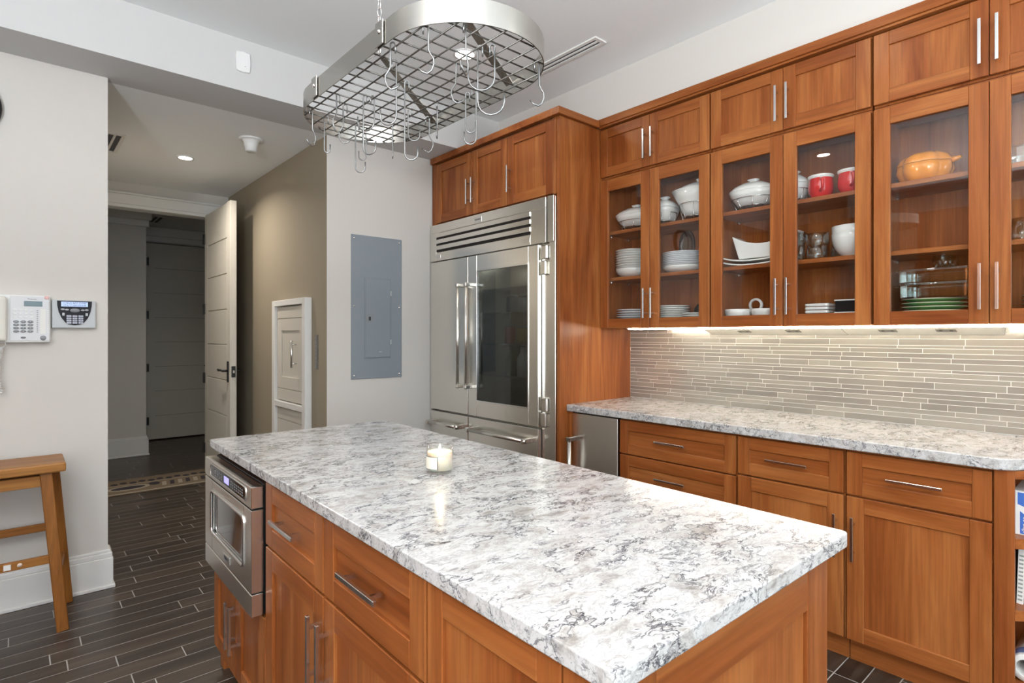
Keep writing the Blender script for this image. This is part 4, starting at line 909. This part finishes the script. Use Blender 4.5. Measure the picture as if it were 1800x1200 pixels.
plate_stack(2.98, 1.845, Z2+0.026, 0.1225, 8, 0.0105, PLATEBLUE, 'topmost plate of the large dinner-plate stack on the middle shelf', 'plate within the large dinner-plate stack on the middle shelf', 'large plates at right of the middle shelf', 0.018)
t = thing('oval_plaque', 'dark brown oval plaque standing at the back above the dinner plates', 'plaque', (3.11, 1.925, Z2))
Mp = Matrix.Translation((3.121, 1.905, 1.885)) @ Matrix.Rotation(-PI/2, 4, 'Y')
build('rim', MB().lathe([(0.052, 0), (0.088, 0.0), (0.086, 0.012), (0.07, 0.016), (0.052, 0.006)], n=36, sx=1.05, sy=0.62, M=Mp), BROWN, t)
build('centre', MB().lathe([(0.056, 0.003), (0.03, 0.006), (0, 0.006)], n=30, sx=1.05, sy=0.66, M=Mp), BROWN2, t)
build('stand', MB().box(3.110, 3.123, 1.88, 1.93, Z2, Z2+0.10, 0.002), BROWN, t)
plate_stack(2.965, 2.19, Z1, 0.112, 6, 0.0145, PLATEBLUE, 'topmost small plate of the bottom-left stack by the refrigerator panel', 'small plate within the bottom-left stack by the refrigerator panel', 'small plates at bottom left', 0.012)
plate_stack(3.0, 1.935, Z1, 0.105, 8, 0.0125, CERAMIC, 'topmost plate of the taller bottom stack behind the door handles', 'plate within the taller bottom stack behind the door handles', 'plates in the taller bottom stack', 0.012)
plate_stack(2.95, 1.72, Z1, 0.10, 4, 0.0125, CERAMIC, 'topmost plate of the low bottom stack beside the dark bowl', 'plate within the low bottom stack beside the dark bowl', 'plates in the low bottom stack', 0.012)
t = single('dark_bowl', MB().lathe([(0.07, 0), (0.068, 0.03), (0.055, 0.07), (0.03, 0.1), (0, 0.11)], (3.055, 1.76, Z1+0.052), 30), plain('dark_brown_pot', (0.03, 0.022, 0.018), 0.5), 'dark upturned bowl behind the low plates in the cabinet next to refrigerator', 'bowl', (3.055, 1.76, Z1+0.052)) if False else None
single('dark_bowl', MB().lathe([(0.06, 0), (0.066, 0.04), (0.058, 0.085), (0.04, 0.11), (0, 0.122)], (3.07, 1.765, Z1), 30, 0.7, 1.0), plain('dark_brown_pot', (0.03, 0.022, 0.018), 0.5), 'dark upturned bowl behind the low plates in the cabinet next to refrigerator', 'bowl', (3.07, 1.765, Z1))
# middle cabinet
wire_rack(2.965, 1.415, Z3, 0.09, 0.115, 0.066, 'wire rack under the oval covered dish left of the red mugs')
casserole(2.965, 1.415, Z3+0.029, 0.10, 0.122, 0.135, 'oval white covered dish with a round knob in the red-mug cabinet')
wire_rack(2.985, 1.215, Z3, 0.075, 0.07, 0.075, 'wire rack under the round covered dish beside the red mugs')
casserole(2.985, 1.215, Z3+0.029, 0.085, 0.076, 0.135, 'round white covered dish half hidden behind the door frame beside red mugs', sq=0.9)
def mug(y, lab):
    x = 2.945; z = Z3; r = 0.057
    t = thing('red_mug', lab, 'mug', (x, y, z), 'red mugs')
    build('mug_body', MB().lathe([(0, 0), (r*0.62, 0), (r*0.68, 0.004), (r*0.95, 0.035), (r*0.98, 0.06), (r*0.9, 0.10), (r*0.92, 0.103), (r*0.86, 0.10), (r*0.9, 0.06), (r*0.6, 0.008), (0, 0.007)], (x, y, z), 40), RED, t)
    build('white_rim', MB().lathe([(r*0.91, 0.099), (r*1.0, 0.108), (r*1.0, 0.113), (r*0.93, 0.115), (r*0.86, 0.104)], (x, y, z), 40), CERAMIC, t)
    build('ear_handle', MB().tube([(x-0.030-r*0.55, y-r*0.55+0.008, z+0.088), (x-0.045-r*0.5, y-r*0.55-0.002, z+0.08), (x-0.046-r*0.5, y-r*0.55-0.004, z+0.06), (x-0.035-r*0.5, y-r*0.5, z+0.04), (x-0.024-r*0.5, y-r*0.45+0.01, z+0.032)], 0.0065, 10), RED, t)
mug(1.072, 'left one of the two red mugs with white rims'); mug(0.940, 'right one of the two red mugs with white rims')
up = lambda k, L: (lambda x, y, r: k*(y/L)**2*abs(y/L)**0.3)
def platter(z, y, lab):
    mb = MB(); n = 12; pts = []
    for k in range(n+1): u = -1+2*k/n; pts.append((y+u*0.165, z+0.022*abs(u)**2.5))
    pts2 = [(a, b+0.008) for a, b in pts][::-1]
    mb.prism(pts+pts2, 2.885, 3.07, bev=0.002, M=Matrix(((0,0,1,0),(1,0,0,0),(0,1,0,0),(0,0,0,1))))
    return single('platter', mb, CERAMIC, lab, 'platter', (2.97, y, z), 'long platters')
platter(Z2, 1.385, 'lower of the two long white platters on the middle shelf'); platter(Z2+0.022, 1.380, 'upper of the two long white platters, under the boat-shaped bowl')
mb = MB(); n = 16; lo = []; hi = []
for k in range(n+1):
    u = -1+2*k/n; hi.append((1.345+u*0.165, 0.075+0.052*u*u)); lo.append((1.345+u*0.105*(1+0.2*abs(u)), 0.0))
mb.prism([(a, b+Z2+0.039) for a, b in hi+lo[::-1]], 2.91, 3.03, bev=0.006, seg=2, M=Matrix(((0,0,1,0),(1,0,0,0),(0,1,0,0),(0,0,0,1))))
single('boat_bowl', mb, CERAMIC, 'white boat-shaped bowl with upswept ends on the platters', 'bowl', (2.97, 1.345, Z2+0.039))
def tumbler(x, y, z, r, h, lab, tilt=0, g='glass tumblers'):
    o = single('glass_tumbler', MB().lathe([(0, 0), (r*0.75, 0), (r, h), (r*0.92, h), (r*0.68, 0.008), (0, 0.008)], (x, y, z), 24), GLASSW, lab, 'glass', (x, y, z), g)
    o.rotation_euler = (tilt, 0, 0)
tumbler(2.91, 1.155, Z2, 0.026, 0.075, 'lower small glass tumbler at the left of the glassware'); tumbler(2.91, 1.157, Z2+0.07, 0.027, 0.07, 'small glass tumbler stacked on top of another', 0.12)
def glass_bowl(x, y, z, r, h, lab, g='glass bowls'):
    return single('glass_bowl', MB().lathe([(0, 0), (r*0.85, 0), (r*0.95, h*0.3), (r, h), (r*0.95, h), (r*0.88, h*0.3), (r*0.8, 0.006), (0, 0.006)], (x, y, z), 32), GLASSW, lab, 'glass bowl', (x, y, z), g)
glass_bowl(2.92, 1.08, Z2, 0.046, 0.062, 'lower clear glass bowl in front of the white bowls'); glass_bowl(2.925, 1.08, Z2+0.0645, 0.052, 0.06, 'clear glass bowl stacked on the lower glass bowl')
glass_bowl(3.06, 1.03, Z2, 0.04, 0.09, 'clear glass dish at the back behind the stacked glass bowls')
bowl(2.965, 0.934, Z2, 0.093, 0.112, CERAMIC, 'lower of the two deep white bowls on the middle shelf', 'deep white bowls', 0.45)
bowl(2.965, 0.934, Z2+0.034, 0.0925, 0.112, CERAMIC, 'upper of the two deep white nested bowls on the middle shelf', 'deep white bowls', 0.45)
bowl(2.925, 1.478, Z1, 0.070, 0.064, CERAMIC, 'left of the two small white bowls on the cabinet floor', 'small white bowls', 0.6)
bowl(2.925, 1.335, Z1, 0.068, 0.064, CERAMIC, 'right of the two small white bowls on the cabinet floor', 'small white bowls', 0.6)
single('white_ring', MB().lathe([(0.026, -0.008), (0.037, -0.008), (0.038, 0), (0.037, 0.008), (0.026, 0.008), (0.025, 0), (0.026, -0.008)], n=32, M=Matrix.Translation((3.015, 1.425, Z1+0.0385)) @ Matrix.Rotation(0.0, 4, 'Z') @ Matrix.Rotation(PI/2, 4, 'Y')), CERAMIC, 'white china ring standing behind the two small bowls', 'ring', (3.015, 1.425, Z1)).location.z = Z1+0.05
p = single('square_plate', MB().prism([(2.965+a, 1.082+b) for a, b in rrect(0.055, 0.055, 0.014, 4)], Z1, Z1+0.013, bev=0.003), CERAMIC, 'small square white dish within the stack beside the black box', 'plate', (2.965, 1.082, Z1), 'small square white dishes')
for k in range(1, 5): dup(p, (2.965, 1.082, Z1+k*0.0165), 'topmost small square white dish beside the black box' if k == 4 else 'small square white dish within the stack beside the black box')
t = thing('black_box', 'glossy black box with white edges on the red-mug cabinet floor', 'box', (2.96, 0.95, Z1))
build('box_body', MB().box(2.92, 3.0, 0.905, 1.0, Z1, Z1+0.088, 0.002), BLACKG, t)
build('white_edge', MB().box(2.917, 3.003, 0.902, 1.003, Z1+0.088, Z1+0.094, 0.001).box(2.917, 2.9205, 0.902, 1.003, Z1+0.03, Z1+0.036, 0.0005), CERAMIC, t)
# right cabinet
px, py = 2.985, 0.662
t = thing('pumpkin_dish', 'orange pumpkin-shaped covered casserole dish on the top shelf', 'dish', (px, py, Z3))
s = 0.095
build('dish_body', MB().lathe([(0, 0), (s*0.62, 0), (s*0.85, 0.02), (s*0.97, 0.05), (s*0.96, 0.08), (s*0.9, 0.08), (s*0.6, 0.01), (0, 0.01)], (px, py, Z3), 80, 1.0, 1.05, lobes=8, la=0.09), PUMP, t)
l = build('lid', MB().lathe([(s*0.965, 0.082), (s*0.96, 0.086), (s*0.86, 0.108), (s*0.62, 0.126), (s*0.3, 0.132), (0, 0.126)], (px, py, Z3), 80, 1.0, 1.05, lobes=8, la=0.09), PUMP, t)
build('stem_handle', MB().tube([(px-0.01, py-0.09, Z3+0.082), (px-0.015, py-0.115, Z3+0.084), (px-0.02, py-0.13, Z3+0.088)], 0.012, 10, radii=[0.016, 0.01, 0.006]), PUMP, l)
def baking(x, y, z, a, b, h, lab, name='glass_baking_dish'):
    t = thing(name, lab, 'baking dish', (x, y, z), 'glass baking dishes')
    out = rrect(a, b, 0.03, 6); mb = MB()
    for i in range(len(out)):
        p, q = out[i], out[(i+1) % len(out)]
        nx_, ny_ = (q[1]-p[1]), -(q[0]-p[0]); L = math.hypot(nx_, ny_) or 1
        v = [(x+p[0]*0.92, y+p[1]*0.94), (x+q[0]*0.92, y+q[1]*0.94), (x+q[0]*0.92-nx_/L*0.004, y+q[1]*0.94-ny_/L*0.004), (x+p[0]*0.92-nx_/L*0.004, y+p[1]*0.94-ny_/L*0.004)]
        mb.prism(v, z+0.004, z+h-0.006)
    mb.prism([(x+p[0]*0.9, y+p[1]*0.92) for p in out], z, z+0.005)
    build('glass_walls', mb, GLASSW, t)
    build('glass_rim', MB().tube([(x+p[0]*0.95, y+p[1]*0.96, z+h-0.004) for p in out], 0.004, 8, True), GLASSW, t)
    build('glass_handle', MB().box(x-0.05, x+0.05, y+b*0.96, y+b+0.02, z+h-0.012, z+h-0.005, 0.002).box(x-0.05, x+0.05, y-b-0.02, y-b*0.96, z+h-0.012, z+h-0.005, 0.002), GLASSW, t)
def green_stack(y, n, lab_top, lab, g, r=0.116):
    z = Z1; pr = [(0, 0), (r*0.6, 0), (r*0.7, 0.004), (r, 0.012), (r*0.99, 0.014), (r*0.68, 0.008), (0, 0.006)]
    def one(k, lab_):
        t = thing('green_plate', lab_, 'plate', (2.985, y, z+k*0.0165), g)
        build('plate_body', MB().lathe(pr, (2.985, y, z+k*0.0165), 40), GREEN, t)
        build('cream_edge', MB().lathe([(r*0.90, 0.0105), (r*1.0, 0.0135), (r*1.005, 0.0155), (r*0.985, 0.0165), (r*0.7, 0.0095), (0, 0.0072)], (2.985, y, z+k*0.0165), 40), CREAMG, t)
        return t
    p = one(0, lab)
    for k in range(1, n): dup(p, (2.985, y, z+k*0.0165), lab_top if k == n-1 else lab)
green_stack(0.630, 5, 'topmost green plate with cream face under the glass baking dishes', 'green-edged plate within the stack under the glass baking dishes', 'green plates at left')
green_stack(0.228, 5, 'topmost green plate of the stack at the right edge', 'green-edged plate within the stack at the right edge', 'green plates at right')
zb_ = Z1+5*0.0165+0.002
baking(2.965, 0.605, zb_, 0.10, 0.135, 0.062, 'lower clear glass baking dish on the green plates')
baking(2.965, 0.605, zb_+0.064, 0.10, 0.138, 0.058, 'upper clear glass baking dish stacked on another on green plates')
glass_bowl(3.03, 0.60, zb_+0.135, 0.042, 0.05, 'small clear glass bowl on top of the baking dishes') 
glass_bowl(2.94, 0.325, Z2, 0.056, 0.085, 'clear glass bowl on the middle shelf at the right edge')
glass_bowl(2.95, 0.20, Z2, 0.056, 0.085, 'clear glass bowl beyond the first one on the middle shelf at the right edge')
baking(2.965, 0.26, Z3, 0.09, 0.135, 0.07, 'clear glass baking dish on the top shelf at the right edge')
glass_bowl(2.965, 0.24, Z1+5*0.0165+0.002, 0.085, 0.09, 'clear glass bowl on the green plates at the right edge')

# ------------------------------------------------------------------ hanging pot rack
RX0, RX1, RY0, RY1, RZ = 0.734, 1.194, 1.074, 2.091, 2.10
rr_ = (RX1-RX0)/2; rcx = (RX0+RX1)/2
def stadium(r, n=22):
    out = []
    for k in range(n+1): a = -PI+PI*k/n; out.append((rcx+r*math.cos(a), RY0+rr_+r*math.sin(a)))
    for k in range(n+1): a = PI*k/n; out.append((rcx+r*math.cos(a), RY1-rr_+r*math.sin(a)))
    return out
t = thing('pot_rack', 'oval stainless pot rack hung on chains above the kitchen island', 'pot rack', (rcx, (RY0+RY1)/2, RZ))
BH = 0.063
bm_ = bmesh.new()
o_, i_ = stadium(rr_), stadium(rr_-0.003); n = len(o_)
V = [[bm_.verts.new((p[0], p[1], z)) for p in ring] for ring, z in ((o_, RZ), (o_, RZ+BH), (i_, RZ+BH), (i_, RZ))]
for k in range(n):
    k2 = (k+1) % n
    for a, b, sm in ((0, 1, True), (1, 2, False), (2, 3, True), (3, 0, False)):
        f = bm_.faces.new((V[a][k], V[a][k2], V[b][k2], V[b][k])); f.smooth = sm
bmesh.ops.recalc_face_normals(bm_, faces=bm_.faces)
for e in bm_.edges:
    if len(e.link_faces) == 2 and e.link_faces[0].smooth != e.link_faces[1].smooth: e.smooth = False
band = MB(); band.bm.free(); band.bm = bm_
build('band', band, STEELB, t)
g = MB(); gz = RZ+0.004; gr_ = rr_-0.0035
def half(dx, r): return math.sqrt(max(r*r-dx*dx, 0))
nl = 8
for k in range(nl):
    dx = -gr_+0.028+k*(2*gr_-0.056)/(nl-1); e = half(dx, gr_)
    g.tube([(rcx+dx, RY0+rr_-e, gz), (rcx+dx, RY1-rr_+e, gz)], 0.0024, 6)
yv = RY0+0.03
while yv < RY1-0.02:
    dy = max(RY0+rr_-yv, yv-(RY1-rr_), 0); e = half(dy, gr_)
    g.tube([(rcx-e, yv, gz+0.0045), (rcx+e, yv, gz+0.0045)], 0.0024, 6); yv += 0.053
build('wire_grid', g, GRIDM, t)
AY = (1.365, 1.80)
for yv in AY:
    for s_ in (-1, 1):
        xe = rcx+s_*(rr_-0.002)
        build('support_arm', MB().rbox((xe, yv, RZ+0.035), (rcx+s_*0.01, yv, 2.315), 0.032, 0.003, 0, up=(0, 1, 0) if False else (s_*0.68, 0, 0.73)), STEELB, t)
        xo = rcx+s_*(rr_+0.0015)
        b = build('bracket', MB().box(min(xo, xo+s_*0.004), max(xo, xo+s_*0.004), yv-0.021, yv+0.021, RZ+0.003, RZ+BH+0.006, 0.0015), STEELB, t)
        build('screw', MB().lathe([(0.0065, 0), (0.005, 0.003), (0, 0.004)], n=14, M=Matrix.Translation((xo+s_*0.004, yv, RZ+0.04)) @ Matrix.Rotation(s_*PI/2, 4, 'Y')), CHROME, b)
    ch = MB(); zc = 2.318; k = 0
    while zc < CEIL-0.03:
        pts = []
        for q in range(14):
            a = 2*PI*q/14; u = 0.0075*math.cos(a); v = 0.016*math.sin(a)+0.016
            pts.append((rcx+u, yv, zc+v) if k % 2 else (rcx, yv+u, zc+v))
        ch.tube(pts, 0.002, 6, True); zc += 0.0265; k += 1
    build('chain', ch, CHROME, t)
    build('ceiling_hook', MB().lathe([(0.018, 0), (0.018, -0.006), (0.006, -0.012), (0.004, -0.03), (0, -0.03)], (rcx, yv, CEIL), 16), CHROME, t)
def hook_mb(x, y, L, ang, kink=False, R=0.018, r=0.0024):
    """wire hook over a grid wire at (x, y): small top bend, straight stem, open bottom bend"""
    z0 = gz; pts = []
    for k in range(7): a = PI*k/6; pts.append((-0.006+0.006*math.cos(a)*-1, 0.0068*math.sin(a)))
    pts = [(-0.013, -0.022)] + [(-0.0065-0.0065*math.cos(PI*k/6), 0.0005+0.0068*math.sin(PI*k/6)) for k in range(7)]
    if kink: pts += [(0.0, -L*0.5), (0.006, -L*0.6), (0.013, -L*0.68), (0.014, -L*0.8), (0.008, -L*0.93), (-0.002, -L+0.001), (-0.016, -L+0.006), (-0.026, -L+0.016)]
    else:
        pts += [(0.0, -L+R)] + [(-R+R*math.cos(PI*k/8), -L+R-R*math.sin(PI*k/8)) for k in range(1, 9)] + [(-2*R, -L+R+0.02)]
    ca, sa = math.cos(ang), math.sin(ang)
    return MB().tube([(x+(u+0.0065)*ca, y+(u+0.0065)*sa, z0+0.004+v) for u, v in pts], r, 8)
HK = [((0.770, 1.925), 0.122, 0.4, True, 0.018, 'kinked steel hook hanging at the far left end of the pot rack'),
 ((0.837, 1.955), 0.124, 2.6, False, 0.010, 'narrow hook second from the far left end of the rack'),
 ((0.790, 1.752), 0.118, 3.4, True, 0.018, 'kinked hook near the far bracket on the left side'),
 ((0.844, 1.816), 0.126, 2.5, True, 0.018, 'kinked hook in front of the long far-end hook'),
 ((0.948, 1.939), 0.177, 2.4, False, 0.018, 'long hook hanging lowest at the far end of the rack'),
 ((0.859, 1.700), 0.188, 2.2, False, 0.022, 'long wide hook left of the rack middle'),
 ((0.880, 1.690), 0.106, 5.3, False, 0.030, 'short broad hook beside the long wide one left of middle'),
 ((1.022, 2.030), 0.095, 5.6, False, 0.014, 'short hook right of the lowest far-end hook'),
 ((0.760, 1.345), 0.120, 2.5, True, 0.018, 'kinked hook at the near bracket on the left side'),
 ((0.812, 1.430), 0.176, 5.4, False, 0.024, 'long hook left of the rack centre'),
 ((0.909, 1.523), 0.235, 2.5, False, 0.020, 'longest hook hanging from the rack centre'),
 ((1.046, 1.853), 0.124, 4.2, False, 0.007, 'slim hook towards the far right end'),
 ((1.024, 1.695), 0.106, 2.5, False, 0.020, 'short hook right of the rack centre'),
 ((0.773, 1.205), 0.122, 5.6, True, 0.018, 'kinked hook at the near left corner of the rack'),
 ((1.112, 1.722), 0.122, 5.5, True, 0.018, 'kinked hook near the far right bracket'),
 ((1.060, 1.583), 0.119, 0.9, False, 0.010, 'narrow hook inside the right side of the rack'),
 ((0.846, 1.140), 0.124, 0.5, True, 0.018, 'kinked hook inside the near rounded end'),
 ((0.947, 1.306), 0.118, 2.6, True, 0.018, 'kinked hook right of the ceiling light reflection in the grid'),
 ((0.946, 1.205), 0.180, 2.4, False, 0.036, 'broad long hook near the rounded near end'),
 ((0.968, 1.180), 0.116, 5.6, False, 0.036, 'broad short hook next to the broad long one'),
 ((1.096, 1.427), 0.170, 5.6, False, 0.019, 'long hook in front of the middle refrigerator-top door'),
 ((1.099, 1.465), 0.122, 2.5, False, 0.016, 'short hook paired with the long right-side hook'),
 ((1.120, 1.165), 0.122, 5.7, True, 0.018, 'kinked hook hanging at the near right end of the rack')]
for (x, y), L, ang, kink, R, lab in HK:
    single('pot_hook', hook_mb(x, y, L, ang, kink, R), WIRE, lab, 'hook', (x, y, gz), 'hooks on the pot rack')

# ------------------------------------------------------------------ the room's other side: mirrored in the cabinet glass
t = thing('range_hood', 'stainless sloped range hood mirrored in the glass door of the middle wall cabinet', 'range hood', (-1.75, 2.2, 1.80))
hb = MB(); xw = -2.048
hb.prism([(xw, 1.80), (-1.45, 1.80), (-1.45, 1.86), (-1.75, 2.12), (xw, 2.12)], 1.72, 2.68, bev=0.002, M=Matrix(((1,0,0,0),(0,0,1,0),(0,1,0,0),(0,0,0,1))))
build('canopy', hb, STEELY, t)
build('chimney', MB().box(xw, -1.75, 2.0, 2.4, 2.122, CEIL-0.001, 0.001), STEELZ, t)
t = thing('range_cooker', 'stainless range cooker under the range hood on the opposite wall', 'range', (-1.72, 2.2, 0))
build('body', MB().box(-2.04, -1.40, 1.76, 2.64, 0.08, 0.91, 0.003), STEELY, t)
build('oven_door', MB().box(-1.40, -1.37, 1.80, 2.60, 0.16, 0.70, 0.003), STEELY, t)
build('grate', MB().box(-2.0, -1.45, 1.80, 2.60, 0.91, 0.93, 0.003), DARK, t)
def opp(ya, yb, lab):
    t = thing('opposite_base_cabinet', lab, 'base cabinet', (-1.72, (ya+yb)/2, 0), 'base cabinets on the opposite wall')
    build('carcass', MB().box(-2.04, -1.42, ya, yb, 0.10, 0.872, 0.001), W3, t); build('toe_kick', MB().box(-2.04, -1.48, ya, yb, 0, 0.10), W3, t)
    t = thing('opposite_wall_cabinet', lab.replace('base', 'wall'), 'wall cabinet', (-1.88, (ya+yb)/2, 1.40), 'wall cabinets on the opposite wall')
    build('carcass', MB().box(-2.04, -1.72, ya, yb, 1.40, 2.66, 0.001), W3, t)
    m_ = Matrix.Translation((-1.70, 0, 0)) @ Matrix.Scale(-1, 4, (1, 0, 0)); ym = (ya+yb)/2
    for a, b in ((ya+0.002, ym-0.002), (ym+0.002, yb-0.002)): build('door', front(a, b, 1.41, 2.65, 0.0, 0.062, mb=MB(m_)), W3, t)
opp(2.70, 3.52, 'cherry base cabinet between the range and the phone wall'); opp(0.85, 1.70, 'cherry base cabinet on the window side of the range'); opp(0.0, 0.845, 'cherry base cabinet nearest the side window')
single('opposite_countertop', MB().box(-2.048, -1.40, 0.0, 1.755, 0.874, CT, 0.003), QUARTZ, 'quartz counter on the opposite wall, window side of the range', 'countertop', (-1.72, 0.9, 0.874))
single('opposite_countertop', MB().box(-2.048, -1.40, 2.645, 3.64, 0.874, CT, 0.003), QUARTZ, 'quartz counter on the opposite wall, phone side of the range', 'countertop', (-1.72, 3.1, 0.874))
for x, y, pw, lab in ((-1.15, -0.25, 190, 'added white bowl uplight standing unseen left of the viewer'), (1.9, -1.9, 60, 'added white bowl uplight unseen behind the viewer near the rear windows')):  # unseen uplights, added to brighten the ceiling and fill the room
    t = thing('added_uplight', lab, 'added uplight', (x, y, 0), 'added bowl uplights')
    zb = 1.52
    build('uplight_bowl', MB().lathe([(0, 0), (0.10, 0.01), (0.16, 0.04), (0.19, 0.075), (0.185, 0.075), (0.155, 0.046), (0.10, 0.016), (0, 0.006)], (x, y, zb), 40), CERAMIC, t)
    build('pole', MB().cyl((x, y, 0.02), (x, y, zb+0.002), 0.012, 12), CHROME, t)
    build('base', MB().lathe([(0, 0), (0.15, 0), (0.15, 0.012), (0.02, 0.025), (0, 0.025)], (x, y, 0), 32), CHROME, t)
    area('added_uplight_area', (x, y, zb+0.07), (PI, 0, 0), 0.30, 0, pw, (0.86, 0.93, 1.0), 'DISK')
